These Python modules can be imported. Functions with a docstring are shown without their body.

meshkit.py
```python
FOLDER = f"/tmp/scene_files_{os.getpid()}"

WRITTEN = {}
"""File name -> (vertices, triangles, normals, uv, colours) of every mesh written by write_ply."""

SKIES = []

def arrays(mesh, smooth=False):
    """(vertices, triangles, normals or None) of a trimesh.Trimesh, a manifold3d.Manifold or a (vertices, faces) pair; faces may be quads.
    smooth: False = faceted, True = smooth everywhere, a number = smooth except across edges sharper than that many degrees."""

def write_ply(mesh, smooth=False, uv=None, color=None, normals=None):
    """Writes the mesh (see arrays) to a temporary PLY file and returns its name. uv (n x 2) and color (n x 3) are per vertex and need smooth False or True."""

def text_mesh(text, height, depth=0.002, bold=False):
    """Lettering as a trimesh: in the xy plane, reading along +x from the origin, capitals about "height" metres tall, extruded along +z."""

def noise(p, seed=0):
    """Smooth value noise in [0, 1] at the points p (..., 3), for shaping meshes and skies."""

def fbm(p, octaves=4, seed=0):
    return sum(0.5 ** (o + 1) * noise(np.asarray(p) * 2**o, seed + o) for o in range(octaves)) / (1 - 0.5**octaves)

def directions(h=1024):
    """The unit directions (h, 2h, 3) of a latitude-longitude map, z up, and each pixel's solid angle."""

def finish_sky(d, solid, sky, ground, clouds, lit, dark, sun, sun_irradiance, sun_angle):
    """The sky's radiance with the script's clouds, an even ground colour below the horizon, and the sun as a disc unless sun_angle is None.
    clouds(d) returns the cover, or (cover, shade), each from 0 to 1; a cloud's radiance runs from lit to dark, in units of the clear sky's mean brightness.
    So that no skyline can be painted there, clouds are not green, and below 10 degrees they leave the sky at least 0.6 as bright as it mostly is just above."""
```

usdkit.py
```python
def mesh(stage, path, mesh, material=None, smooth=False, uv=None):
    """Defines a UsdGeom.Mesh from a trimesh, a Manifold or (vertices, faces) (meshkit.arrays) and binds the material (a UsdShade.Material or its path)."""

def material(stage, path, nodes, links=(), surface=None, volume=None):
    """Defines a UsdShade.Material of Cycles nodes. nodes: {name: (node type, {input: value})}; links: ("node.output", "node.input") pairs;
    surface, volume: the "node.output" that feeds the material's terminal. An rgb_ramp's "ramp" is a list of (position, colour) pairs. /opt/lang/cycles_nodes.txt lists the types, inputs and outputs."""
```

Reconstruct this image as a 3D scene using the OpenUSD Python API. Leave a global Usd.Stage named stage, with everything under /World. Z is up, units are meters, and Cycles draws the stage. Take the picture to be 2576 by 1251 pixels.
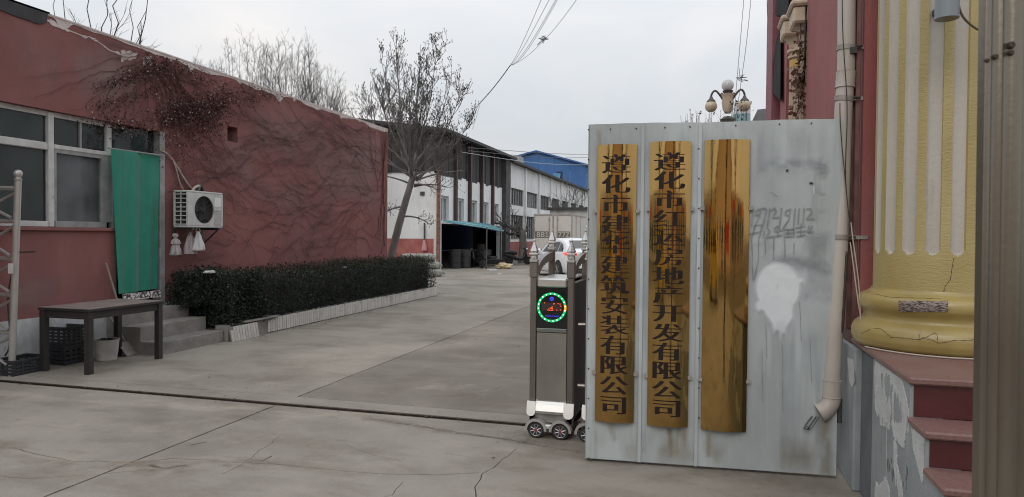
import math, random, glob
import numpy as np, trimesh, usdkit, meshkit
from pxr import Usd, UsdGeom, UsdLux, UsdShade, Gf, Sdf, Vt
from shapely.geometry import Polygon, LineString, box as sbox, MultiPolygon, Point
from shapely import affinity
from shapely.ops import unary_union
stage = Usd.Stage.CreateInMemory()
UsdGeom.SetStageUpAxis(stage, UsdGeom.Tokens.z); UsdGeom.SetStageMetersPerUnit(stage, 1.0)
UsdGeom.Xform.Define(stage, '/World')
# ---------------------------------------------------------------- camera, sky, sun
F, IW, IH, CZ = 1750.0, 2575.0, 1251.0, 1.6
PSI, PITCH, ROLL = 0.268297, -0.0198264, math.radians(0.5)
fw = np.array([-math.sin(PSI)*math.cos(PITCH), math.cos(PSI)*math.cos(PITCH), math.sin(PITCH)])
r0 = np.array([math.cos(PSI), math.sin(PSI), 0]); u0 = np.cross(r0, fw)
rt = r0*math.cos(ROLL)+u0*math.sin(ROLL); up = -r0*math.sin(ROLL)+u0*math.cos(ROLL)
CAM = np.array([0, 0, CZ])
cam = UsdGeom.Camera.Define(stage, '/World/camera')
m4 = np.eye(4); m4[0, :3], m4[1, :3], m4[2, :3], m4[3, :3] = rt, up, -fw, CAM
cam.AddTransformOp().Set(Gf.Matrix4d(*m4.ravel().tolist()))
cam.CreateHorizontalApertureAttr(36.0); cam.CreateVerticalApertureAttr(36.0*497/1024)
cam.CreateFocalLengthAttr(36.0*F/IW); cam.CreateClippingRangeAttr(Gf.Vec2f(0.05, 5000))
cam.CreateFStopAttr(9.0); cam.CreateFocusDistanceAttr(6.5)
EXPOSURE = 0.0
cam.CreateExposureAttr(EXPOSURE)
SUN = np.array([-0.15, -0.80, 0.62]); SUN /= np.linalg.norm(SUN)
dome = UsdLux.DomeLight.Define(stage, '/World/sky')
skym = usdkit.material(stage, '/World/Looks/sky', {
    'tc': ('texture_coordinate', {}),
    'mp': ('mapping', {'scale': (1.0, 1.0, 2.6), 'location': (0.35, 0.2, 0.1)}),
    'n': ('noise_texture', {'scale': 1.7, 'detail': 5.0, 'roughness': 0.5, 'distortion': 0.4}),
    'r': ('rgb_ramp', {'ramp': [(0.30, (5.9, 6.45, 7.1)), (0.5, (7.3, 7.6, 7.95)), (0.70, (8.9, 8.65, 8.5))]}),
    's': ('sky_texture', {'sky_type': 'single_scattering', 'sun_disc': False, 'sun_elevation': math.asin(SUN[2]), 'sun_rotation': math.atan2(SUN[0], SUN[1]), 'altitude': 50.0, 'aerosol_density': 2.0}),
    'm': ('mix', {'fac': 0.94}),
    'sz': ('separate_xyz', {}), 'el': ('map_range', {'from_min': 0.0, 'from_max': 1.0, 'to_min': 0.80, 'to_max': 1.95, 'clamp': True}), 'mu': ('mix', {'mix_type': 'multiply', 'fac': 1.0}),
    'b': ('background_shader', {'strength': 0.1})},
    [('tc.generated', 'mp.vector'), ('mp.vector', 'n.vector'), ('n.fac', 'r.fac'), ('s.color', 'm.color1'), ('r.color', 'm.color2'), ('tc.generated', 'sz.vector'), ('sz.z', 'el.value'), ('m.color', 'mu.color1'), ('el.result', 'mu.color2'), ('mu.color', 'b.color')], surface='b.background')
UsdShade.MaterialBindingAPI.Apply(dome.GetPrim()).Bind(skym)
dome.GetPrim().SetCustomDataByKey('kind', 'structure'); dome.GetPrim().SetCustomDataByKey('label', 'pale grey overcast sky'); dome.GetPrim().SetCustomDataByKey('category', 'sky')
sun = UsdLux.DistantLight.Define(stage, '/World/sun')
sun.CreateNormalizeAttr(True); sun.CreateIntensityAttr(0.22); sun.CreateAngleAttr(30.0); sun.CreateColorAttr(Gf.Vec3f(1.0, 0.95, 0.87))
zx = SUN; xx = np.cross([0, 0, 1], zx); xx /= np.linalg.norm(xx); yy = np.cross(zx, xx)
ms = np.eye(4); ms[0, :3], ms[1, :3], ms[2, :3] = xx, yy, zx
sun.AddTransformOp().Set(Gf.Matrix4d(*ms.ravel().tolist()))
# ---------------------------------------------------------------- points in the place, measured along sight lines
def ray(px, py): return rt*((px-IW/2)/F) + up*(-(py-IH/2)/F) + fw
def PX(px, py, x): d = ray(px, py); return CAM + d*((x-CAM[0])/d[0])
def PY(px, py, y): d = ray(px, py); return CAM + d*((y-CAM[1])/d[1])
def PG(px, py, z=0.0): d = ray(px, py); return CAM + d*((z-CZ)/d[2])
def PD(px, py, D): return CAM + ray(px, py)*D
RND = random.Random(7)
# ---------------------------------------------------------------- materials
LOOKS = {}
def mat(name, c, c2=None, scale=4.0, stretch=(1, 1, 1), lo=0.35, hi=0.65, rough=0.6, metal=0.0, bump=0.0, bscale=60.0, layers=(), spec=0.5, rough2=None, emit=None, estr=0.0, rand=0.0, bstretch=(1, 1, 1), sheen=0.0, trans=0.0):
    """colour c to c2 by noise, then layers (colour, scale, stretch, lo, hi, strength); fine relief from noise"""
    if name in LOOKS: return LOOKS[name]
    N, L = {'g': ('geometry', {}), 'p': ('principled_bsdf', {'roughness': rough, 'metallic': metal, 'specular_ior_level': spec, 'sheen_weight': sheen})}, []
    if emit is not None: N['p'][1].update({'emission_color': emit, 'emission_strength': estr})
    last = None
    if c2 is None:
        N['p'][1]['base_color'] = c
        if layers: N['c0'] = ('color', {'value': c}); last = 'c0.color'
    else:
        N['m0'] = ('mapping', {'scale': stretch}); N['n0'] = ('noise_texture', {'scale': scale, 'detail': 6.0, 'roughness': 0.6})
        N['r0'] = ('rgb_ramp', {'ramp': [(lo, c), (hi, c2)]})
        L += [('g.position', 'm0.vector'), ('m0.vector', 'n0.vector'), ('n0.fac', 'r0.fac')]; last = 'r0.color'
    for i, (col, sc, st, l, h, k) in enumerate(layers):
        a, b, d, e = f'lm{i}', f'ln{i}', f'lr{i}', f'lx{i}'
        N[a] = ('mapping', {'scale': st, 'location': (3.1*i+1.7, 1.3*i, 0.7*i)}); N[b] = ('noise_texture', {'scale': sc, 'detail': 7.0, 'roughness': 0.62})
        N[d] = ('map_range', {'from_min': l, 'from_max': h, 'to_min': 0.0, 'to_max': k, 'clamp': True}); N[e] = ('mix', {'color2': col})
        L += [('g.position', a+'.vector'), (a+'.vector', b+'.vector'), (b+'.fac', d+'.value'), (d+'.result', e+'.fac'), (last, e+'.color1')]; last = e+'.color'
    if rand:
        N['o'] = ('geometry', {}); N['rr'] = ('map_range', {'from_min': 0.0, 'from_max': 1.0, 'to_min': 1-rand, 'to_max': 1+rand, 'clamp': True}); N['rm'] = ('hsv', {})
        if last is None: N['c0'] = ('color', {'value': c}); last = 'c0.color'
        L += [('o.random_per_island', 'rr.value'), ('rr.result', 'rm.value'), (last, 'rm.color')]; last = 'rm.color'
    if last: L.append((last, 'p.base_color'))
    if rough2 is not None:
        N['nr'] = ('noise_texture', {'scale': 7.0, 'detail': 6.0}); N['xr'] = ('map_range', {'from_min': 0.35, 'from_max': 0.65, 'to_min': rough, 'to_max': rough2, 'clamp': True})
        L += [('g.position', 'nr.vector'), ('nr.fac', 'xr.value'), ('xr.result', 'p.roughness')]
    if bump:
        N['mb'] = ('mapping', {'scale': bstretch}); N['nb'] = ('noise_texture', {'scale': bscale, 'detail': 5.0, 'roughness': 0.65}); N['bb'] = ('bump', {'strength': bump, 'distance': 0.02})
        L += [('g.position', 'mb.vector'), ('mb.vector', 'nb.vector'), ('nb.fac', 'bb.height'), ('bb.normal', 'p.normal')]
    surf = 'p.BSDF'
    if trans:
        N['t'] = ('translucent_bsdf', {'color': c}); N['mx'] = ('mix_closure', {'fac': trans})
        if last: L.append((last, 't.color'))
        L += [('p.BSDF', 'mx.closure1'), ('t.BSDF', 'mx.closure2')]; surf = 'mx.closure'
    LOOKS[name] = usdkit.material(stage, '/World/Looks/'+name, N, L, surface=surf)
    return LOOKS[name]
def glassmat(name, tint, dirt, k):
    if name in LOOKS: return LOOKS[name]
    LOOKS[name] = usdkit.material(stage, '/World/Looks/'+name, {
        'g': ('geometry', {}), 'n': ('noise_texture', {'scale': 2.2, 'detail': 5.0}), 'mr': ('map_range', {'from_min': 0.35, 'from_max': 0.75, 'to_min': k*0.35, 'to_max': k, 'clamp': True}),
        'f': ('fresnel', {'IOR': 1.42}), 't': ('transparent_bsdf', {'color': tint}), 'gl': ('glossy_bsdf', {'color': (0.9, 0.95, 0.95), 'roughness': 0.03}),
        'd': ('diffuse_bsdf', {'color': dirt}), 'm1': ('mix_closure', {}), 'm2': ('mix_closure', {})},
        [('g.position', 'n.vector'), ('n.fac', 'mr.value'), ('mr.result', 'm1.fac'), ('t.BSDF', 'm1.closure1'), ('d.BSDF', 'm1.closure2'), ('f.fac', 'm2.fac'), ('m1.closure', 'm2.closure1'), ('gl.BSDF', 'm2.closure2')], surface='m2.closure')
    return LOOKS[name]
# ---------------------------------------------------------------- mesh building
class MB:
    def __init__(s): s.v, s.f, s.n = [], [], 0
    def add(s, v, f):
        v = np.asarray(v, float).reshape(-1, 3); f = np.asarray(f, int)
        if f.shape[1] == 4: f = np.vstack([f[:, [0, 1, 2]], f[:, [0, 2, 3]]])
        s.v.append(v); s.f.append(f+s.n); s.n += len(v); return s
    def tm(s, t): return s.add(t.vertices, t.faces)
    def box(s, lo, hi, bev=0.0, rz=0.0):
        lo, hi = np.minimum(lo, hi), np.maximum(lo, hi)
        c, h = (lo+hi)/2, (hi-lo)/2
        if bev <= 0:
            v = np.array([[x, y, z] for x in (-1, 1) for y in (-1, 1) for z in (-1, 1)])*h
            f = [[0, 1, 3, 2], [4, 6, 7, 5], [0, 4, 5, 1], [2, 3, 7, 6], [0, 2, 6, 4], [1, 5, 7, 3]]
        else:
            b = min(bev, h.min()*0.9); pts = []
            for x in (-1, 1):
                for y in (-1, 1):
                    for z in (-1, 1):
                        for k in range(3):
                            q = h-b; q[k] = h[k]; pts.append(q*np.array([x, y, z]))
            t = trimesh.Trimesh(np.array(pts)).convex_hull; v, f = t.vertices, t.faces
        v = np.array(v, float)
        if rz: ca, sa = math.cos(rz), math.sin(rz); v = np.c_[v[:, 0]*ca-v[:, 1]*sa, v[:, 0]*sa+v[:, 1]*ca, v[:, 2]]
        return s.add(v+c, f)
    def tube(s, path, r, n=6, cap=True):
        P = np.asarray(path, float); k = len(P); R = np.broadcast_to(np.asarray(r, float), (k,))
        T = np.gradient(P, axis=0); T /= np.maximum(np.linalg.norm(T, axis=1, keepdims=True), 1e-9)
        ref = np.array([0, 0, 1.0]) if abs(T[0][2]) < 0.9 else np.array([1.0, 0, 0])
        A = np.cross(T, ref); nA = np.linalg.norm(A, axis=1, keepdims=True)
        if nA.min() < 1e-3:
            ref = np.array([0.31, 0.88, 0.36]); A = np.cross(T, ref); nA = np.linalg.norm(A, axis=1, keepdims=True)
        A /= np.maximum(nA, 1e-9); B = np.cross(T, A)
        a = np.arange(n)*2*math.pi/n
        V = P[:, None]+R[:, None, None]*(np.cos(a)[None, :, None]*A[:, None]+np.sin(a)[None, :, None]*B[:, None])
        i = np.arange(k-1)[:, None]*n; j = np.arange(n)[None]; j2 = (j+1) % n
        f = np.stack([i+j, i+n+j, i+n+j2, i+j2], -1).reshape(-1, 4)
        V = V.reshape(-1, 3); f3 = np.vstack([f[:, [0, 1, 2]], f[:, [0, 2, 3]]])
        if cap:
            c0, c1 = len(V), len(V)+1; V = np.vstack([V, P[0], P[-1]]); e = (k-1)*n
            f3 = np.vstack([f3, [[c0, x, (x+1) % n] for x in range(n)], [[c1, e+(x+1) % n, e+x] for x in range(n)]])
        return s.add(V, f3)
    def lathe(s, prof, n=20, c=(0, 0, 0), axis=None, caps=True):
        prof = np.asarray(prof, float); k = len(prof); a = np.arange(n)*2*math.pi/n
        V = np.stack([prof[:, None, 0]*np.cos(a), prof[:, None, 0]*np.sin(a), np.repeat(prof[:, 1:2], n, 1)], -1).reshape(-1, 3)
        i = np.arange(k-1)[:, None]*n; j = np.arange(n)[None]; j2 = (j+1) % n
        f = np.stack([i+j, i+j2, i+n+j2, i+n+j], -1).reshape(-1, 4); f = np.vstack([f[:, [0, 1, 2]], f[:, [0, 2, 3]]])
        if caps:
            V = np.vstack([V, [0, 0, prof[0, 1]], [0, 0, prof[-1, 1]]]); e = (k-1)*n
            f = np.vstack([f, [[k*n, (x+1) % n, x] for x in range(n)], [[k*n+1, e+x, e+(x+1) % n] for x in range(n)]])
        if axis is not None: V = V @ trimesh.geometry.align_vectors([0, 0, 1], axis)[:3, :3].T
        return s.add(V+np.asarray(c, float), f)
    def quad(s, a, b, c, d): return s.add([a, b, c, d], [[0, 1, 2, 3]])
    def poly(s, pg, fn, h=0.0):
        """shapely polygon(s) in (u, w) as a sheet (h=0) or slab; fn(u, w, n) gives points"""
        for g in getattr(pg, 'geoms', [pg]):
            if g.is_empty or g.geom_type != 'Polygon' or g.area < 1e-7: continue
            if h: t = trimesh.creation.extrude_polygon(g, h, engine='earcut'); v, f = t.vertices, t.faces
            else:
                v2, f = trimesh.creation.triangulate_polygon(g, engine='earcut'); v = np.c_[v2, np.zeros(len(v2))]
            s.add(np.array([fn(*p) for p in v]), f)
        return s
    def get(s): return np.vstack(s.v), np.vstack(s.f)
USED = {}
LOC = {}
def numbered(path):
    k = USED.get(path, -1)+1; USED[path] = k
    return path if k == 0 else f'{path}_{k:03d}'
def data(p, **kw):
    for k, v in kw.items():
        if v: p.SetCustomDataByKey(k, v)
def thing(name, label, cat, loc=(0, 0, 0), group=None, kind=None):
    path = numbered('/World/'+name); x = UsdGeom.Xform.Define(stage, path); x.AddTranslateOp().Set(Gf.Vec3d(*map(float, loc)))
    data(x.GetPrim(), label=label, category=cat, group=group, kind=kind); LOC[path] = np.array(loc, float); return path
def obj(name, mb, m, parent=None, smooth=35, label=None, cat=None, group=None, kind=None):
    path = numbered((parent or '/World')+'/'+name); v, f = mb.get() if isinstance(mb, MB) else mb
    ids, inv = np.unique(f, return_inverse=True); v, f = v[ids], inv.reshape(-1, 3)
    base = LOC.get(parent, np.zeros(3)) if parent else np.zeros(3)
    LOC[path] = base
    p = usdkit.mesh(stage, path, (v-base, f), m, smooth=smooth).GetPrim(); UsdGeom.Mesh(p).CreateDoubleSidedAttr(True)
    data(p, label=label, category=cat, group=group, kind=kind); return path
def jit(ls, amp, step, seed):
    """a line with a ragged course"""
    L = LineString(ls); n = max(2, int(L.length/step)); pts = [L.interpolate(i/n, normalized=True) for i in range(n+1)]
    nz = meshkit.fbm(np.array([[p.x*3, p.y*3, seed*1.7] for p in pts]), 3, seed)-0.5; nz2 = meshkit.fbm(np.array([[p.x*3+9, p.y*3, seed*1.7] for p in pts]), 3, seed+5)-0.5
    return LineString([(p.x+a*amp*2, p.y+b*amp*2) for p, a, b in zip(pts, nz, nz2)])
def noise_blob(region, cell, thr, seed, sc=(6, 6), close=0.8):
    """the cells of a region where smooth noise exceeds thr, merged: a patch with a worn ragged outline"""
    x0, y0, x1, y1 = region.bounds; X_, Y_ = np.meshgrid(np.arange(x0, x1, cell), np.arange(y0, y1, cell), indexing='ij'); n = meshkit.fbm(np.stack([X_*sc[0], Y_*sc[1], X_*0+seed*1.3], -1), 5, seed)
    import shapely
    c_ = np.stack([X_+cell/2, Y_+cell/2], -1); d = np.array(shapely.distance(region.exterior, shapely.points(c_))); ins = np.array(shapely.contains_xy(region, c_[..., 0], c_[..., 1])); edge = np.where(ins, np.clip(d/(0.22*min(x1-x0, y1-y0)), 0, 1), -9)
    on = ins & (n+0.30*(edge-1) > thr); k = np.argwhere(on)
    return unary_union([sbox(x0+i*cell, y0+j*cell, x0+(i+1.02)*cell, y0+(j+1.02)*cell) for i, j in k]).buffer(cell*close).buffer(-cell*close).simplify(cell*0.3) if len(k) else Polygon()
def softmat(name, c, c2, scale=12.0, rough=0.7):
    """a stain, thin where the mesh's mask is low"""
    if name not in LOOKS:
        LOOKS[name] = usdkit.material(stage, '/World/Looks/'+name, {'g': ('geometry', {}), 'n': ('noise_texture', {'scale': scale, 'detail': 6.0}), 'r': ('rgb_ramp', {'ramp': [(0.35, c), (0.65, c2)]}), 'p': ('principled_bsdf', {'roughness': rough, 'specular_ior_level': 0.2}), 'a': ('attribute', {'attribute': 'mask'}), 't': ('transparent_bsdf', {}), 'm': ('mix_closure', {})},
            [('g.position', 'n.vector'), ('n.fac', 'r.fac'), ('r.color', 'p.base_color'), ('a.fac', 'm.fac'), ('t.BSDF', 'm.closure1'), ('p.BSDF', 'm.closure2')], surface='m.closure')
    return LOOKS[name]
def soft(name, region, fn, m, parent, k=1.0, soft_=0.08, sc=(6, 6), thr=0.35, sharp=4.0, seed=0, cell=0.012):
    """a stain with soft and worn edges over a region of a surface"""
    import shapely
    x0, y0, x1, y1 = region.bounds; X_, Y_ = np.meshgrid(np.arange(x0, x1+cell, cell), np.arange(y0, y1+cell, cell), indexing='ij')
    d = np.array(shapely.distance(region.boundary, shapely.points(np.stack([X_, Y_], -1)))); ins = np.array(shapely.contains_xy(region, X_, Y_))
    n = meshkit.fbm(np.stack([X_*sc[0], Y_*sc[1], X_*0+seed*1.3], -1), 6, seed)
    mk = np.where(ins, np.clip(d/soft_, 0, 1), 0)*np.clip((n-thr)*sharp, 0, 1)*k; ny = X_.shape[1]
    i, j = np.meshgrid(np.arange(X_.shape[0]-1), np.arange(ny-1), indexing='ij'); q = np.stack([i*ny+j, (i+1)*ny+j, (i+1)*ny+j+1, i*ny+j+1], -1).reshape(-1, 4); mf = mk.ravel(); q = q[mf[q].max(1) > 0.01]
    if not len(q): return
    ids, inv = np.unique(q, return_inverse=True); V_ = np.array([fn(a, b_, 0.0) for a, b_ in zip(X_.ravel()[ids], Y_.ravel()[ids])]); path = obj(name, MB().add(V_, inv.reshape(-1, 4)), m, parent, smooth=False)
    UsdGeom.PrimvarsAPI(stage.GetPrimAtPath(path)).CreatePrimvar('mask', Sdf.ValueTypeNames.FloatArray, 'vertex').Set(Vt.FloatArray.FromNumpy(mf[ids].astype(np.float32)))
# ---------------------------------------------------------------- ground
CON = dict(scale=0.8, lo=0.3, hi=0.7, rough=0.85, spec=0.25, bump=0.45, bscale=32.0)
def concrete(name, a, b):
    return mat(name, a, b, layers=[((0.128, 0.110, 0.090), 0.55, (1, 1, 1), 0.48, 0.66, 0.55), ((0.135, 0.114, 0.09), 1.6, (0.7, 1.3, 1), 0.50, 0.66, 0.5), ((0.32, 0.285, 0.24), 2.3, (1, 1, 1), 0.55, 0.70, 0.45), ((0.105, 0.085, 0.066), 3.3, (1, 1.5, 1), 0.62, 0.74, 0.3), ((0.38, 0.345, 0.29), 110.0, (1, 1, 1), 0.60, 0.70, 0.45), ((0.07, 0.06, 0.05), 60.0, (1, 1, 1), 0.64, 0.72, 0.5)], **CON)
con_a, con_b, con_c = concrete('concrete', (0.176, 0.156, 0.131), (0.222, 0.198, 0.167)), concrete('concrete_pale', (0.235, 0.212, 0.182), (0.285, 0.258, 0.223)), concrete('concrete_warm', (0.197, 0.171, 0.141), (0.243, 0.213, 0.176))
soil = mat('packed_dirt', (0.10, 0.085, 0.07), (0.17, 0.15, 0.125), scale=2.0, rough=0.95, bump=0.5, spec=0.1)
ground = thing('ground', 'worn concrete yard and street ground cut by joints and cracks', 'ground', kind='structure')
b = MB().quad((-400, -400, -0.035), (400, -400, -0.035), (400, 400, -0.035), (-400, 400, -0.035)); obj('subsoil', b, soil, ground)
g2 = lambda x, y: tuple(PG(x, y)[:2])
cuts = []
def cut(ls, amp, w, seed, step=0.06):
    cuts.append(jit(ls, amp, step, seed).buffer(w, cap_style=2))
cut([(-3.8, -8), (-3.8, 5.6)], 0.012, 0.010, 1); cut([(-3.8, 5.97), (-3.78, 11.2), (-3.76, 24)], 0.012, 0.009, 2)
cut([(-9, 5.97), (0.7, 5.97)], 0.012, 0.004, 3)
for k, y in enumerate((10.3, 14.1, 17.4, 23.0, 31.0, 40.0)): cut([(-9, y), (1.0, y+0.05)], 0.015, 0.007, 4+k)
cut([(0.2, 5.97), (0.2, 40)], 0.012, 0.007, 12)
cut([g2(-200, 1120), g2(60, 1131), g2(190, 1160), g2(330, 1163), g2(430, 1150), g2(640, 1165), g2(880, 1190), g2(1090, 1196), g2(1200, 1190)], 0.05, 0.006, 13, 0.03)
cut([g2(930, 1052), g2(985, 1063), g2(1120, 1082), g2(1276, 1105), g2(1330, 1117), g2(1480, 1140)], 0.025, 0.011, 14, 0.02)
cuts.append(jit([g2(1150, 1090), g2(1276, 1106)], 0.03, 0.02, 15).buffer(0.016))
cut([g2(1290, 1130), g2(1245, 1176), g2(1205, 1192), g2(1190, 1228), g2(1192, 1262), g2(1188, 1400)], 0.05, 0.0035, 16, 0.03)
cut([g2(-220, 1165), g2(60, 1205), g2(380, 1182)], 0.05, 0.0035, 17, 0.03)
cut([(-9, 2.0), (-3.8, 1.9)], 0.02, 0.006, 18); cut([(-3.8, 0.6), (3, 0.5)], 0.02, 0.006, 19)
for k, (a_, b_) in enumerate((((700, 1100), (560, 1190)), ((1010, 1210), (930, 1262)), ((250, 1080), (60, 1068)), ((860, 1120), (1010, 1160)), ((1230, 1150), (1120, 1140)), ((900, 900), (1090, 930)), ((700, 880), (860, 850)), ((1080, 1000), (1260, 975)))): cut([g2(*a_), g2((a_[0]+b_[0])/2+12, (a_[1]+b_[1])/2+6), g2(*b_)], 0.06, 0.0026, 80+k, 0.02)
cuts.append(jit([g2(385, 1170), g2(420, 1180), g2(470, 1172)], 0.06, 0.03, 21).buffer(0.018)); cuts.append(jit([g2(655, 1160), g2(680, 1148)], 0.02, 0.02, 22).buffer(0.008))
cuts.append(jit([g2(480, 1120), g2(520, 1112)], 0.03, 0.02, 23).buffer(0.008)); cuts.append(sbox(-12, 5.615, 0.9, 5.700))
area = sbox(-13, -9, 4.0, 46).difference(unary_union(cuts))
for g in sorted(area.geoms, key=lambda g: -g.area):
    if g.area < 0.02: continue
    c = g.representative_point(); m = con_a
    if g.contains(Point(*g2(1500, 1230))) or g.contains(Point(*g2(1230, 1075))): m = con_b
    obj('concrete_slab', MB().poly(g, lambda u, w, n: (u, w, -0.035+n), 0.035), m, ground, smooth=False)
gfn = lambda u, w, n: (u, w, 0.004)
dirt = softmat('ground_dirt', (0.085, 0.068, 0.052), (0.15, 0.125, 0.098), 14.0, 0.9); dust = softmat('ground_dust', (0.29, 0.25, 0.205), (0.35, 0.305, 0.255), 9.0, 0.95)
gl_ = lambda pts, w: LineString([g2(*p) for p in pts]).buffer(w)
for k, (r_, m_, k_, so, sc, thr, sh) in enumerate(((gl_(((-150, 1115), (60, 1131), (190, 1158), (330, 1163), (430, 1150), (640, 1165)), 0.20), dirt, 0.85, 0.17, (3, 9), 0.45, 5), (gl_(((640, 1165), (880, 1190), (1090, 1200)), 0.16), dirt, 0.55, 0.14, (3, 9), 0.45, 5), (gl_(((930, 1052), (1120, 1084), (1276, 1106), (1330, 1117)), 0.09), dirt, 0.9, 0.08, (5, 12), 0.40, 5), (gl_(((330, 1172), (430, 1182), (540, 1172)), 0.22), dirt, 0.9, 0.18, (7, 10), 0.46, 6), (gl_(((500, 1110), (640, 1100), (800, 1120)), 0.3), dirt, 0.35, 0.25, (3, 6), 0.42, 4),
        (gl_(((0, 990), (600, 1030), (1300, 1085)), 0.18), dust, 0.5, 0.15, (2, 5), 0.42, 4), (gl_(((-100, 1010), (45, 1000)), 0.12), dirt, 0.7, 0.1, (5, 9), 0.42, 5), (Polygon([(-6.62, 8.7), (-6.2, 8.8), (-6.35, 17), (-6.65, 17)]), dirt, 0.6, 0.2, (3, 2), 0.42, 4), (Polygon([(-7.5, 5.9), (-6.2, 5.9), (-6.1, 7.4), (-7.5, 7.4)]), dirt, 0.55, 0.35, (3, 3), 0.36, 4), (Polygon([(-1.6, 4.6), (1.0, 4.5), (1.0, 5.6), (-1.6, 5.6)]), dirt, 0.75, 0.3, (3, 5), 0.38, 4), (Polygon([(-1.4, 3.2), (0.9, 3.2), (0.9, 4.8), (-1.2, 4.8)]), dirt, 0.4, 0.5, (2, 4), 0.42, 5), (Polygon([(-5.8, 6.2), (-1.5, 6.2), (-3.0, 12), (-5.8, 12)]), dust, 0.35, 0.8, (0.9, 0.5), 0.46, 5), (Polygon([(-9.5, 20), (-1, 20), (-1, 36), (-9.5, 36)]), dust, 0.5, 2.0, (0.5, 0.4), 0.40, 4))):
    soft('stain', r_, gfn, m_, ground, k_*(0.55 if m_ is dirt and k != 2 else 0.6), so, sc, thr, sh, 30+k, 0.02 if k < 11 else 0.15)
pb = MB(); rp = np.random.RandomState(17)
for _ in range(260):
    x, y = rp.uniform(-8, 0.8), 1.5+14*rp.rand()**1.6; r_ = rp.uniform(0.002, 0.006)
    if 5.6 < y < 5.72 or (x < -6.6 and y > 7.3): continue
    pb.add(trimesh.creation.icosphere(0, 1.0).vertices*[r_*rp.uniform(0.7, 1.6), r_, r_*0.6]+[x, y, r_*0.4], trimesh.creation.icosphere(0, 1.0).faces)
obj('grit', pb, mat('grit_stone', (0.16, 0.145, 0.125), (0.34, 0.31, 0.27), scale=3, rough=0.9, rand=0.3), ground, smooth=False, kind='stuff')
lv_ = []
for _ in range(170):
    if rp.rand() < 0.6: x, y = -6.6+abs(rp.normal(0, 0.12)), rp.uniform(8.8, 17)
    elif rp.rand() < 0.5: x, y = rp.uniform(-7, 0.5), 5.66+rp.normal(0, 0.08)
    else: x, y = rp.uniform(-7, 0.8), rp.uniform(2.5, 12)
    lv_.append((x, y, 0.008))
fl_ = MB(); e_ = rp.normal(size=(len(lv_), 2)); e_ /= np.linalg.norm(e_, axis=1, keepdims=True); sz_ = rp.uniform(0.008, 0.022, len(lv_))
for (x, y, z), (a, b_), q_ in zip(lv_, e_, sz_): fl_.add([(x, y, z), (x+a*q_-b_*q_*0.5, y+b_*q_+a*q_*0.5, z+0.006), (x+2*a*q_, y+2*b_*q_, z), (x+a*q_+b_*q_*0.5, y+b_*q_-a*q_*0.5, z+0.005)], [[0, 1, 2, 3]])
obj('fallen_leaves', fl_, mat('fallen_leaf', (0.10, 0.065, 0.035), (0.22, 0.15, 0.085), scale=3, rough=0.9, rand=0.3), ground, smooth=False, kind='stuff')
rust_dark = mat('dark_rusty_steel', (0.035, 0.028, 0.024), (0.075, 0.05, 0.036), scale=9.0, rough=0.6, metal=0.5, bump=0.2)
t = thing('gate_rail', 'dark steel rail set in the concrete across the whole entrance', 'rail', (-4, 5.66, 0))
obj('rail_web', MB().box((-11.5, 5.652, -0.03), (0.8, 5.664, 0.004)), rust_dark, t); obj('rail_head', MB().box((-11.5, 5.644, 0.004), (0.8, 5.672, 0.013), 0.004), rust_dark, t)
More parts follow.
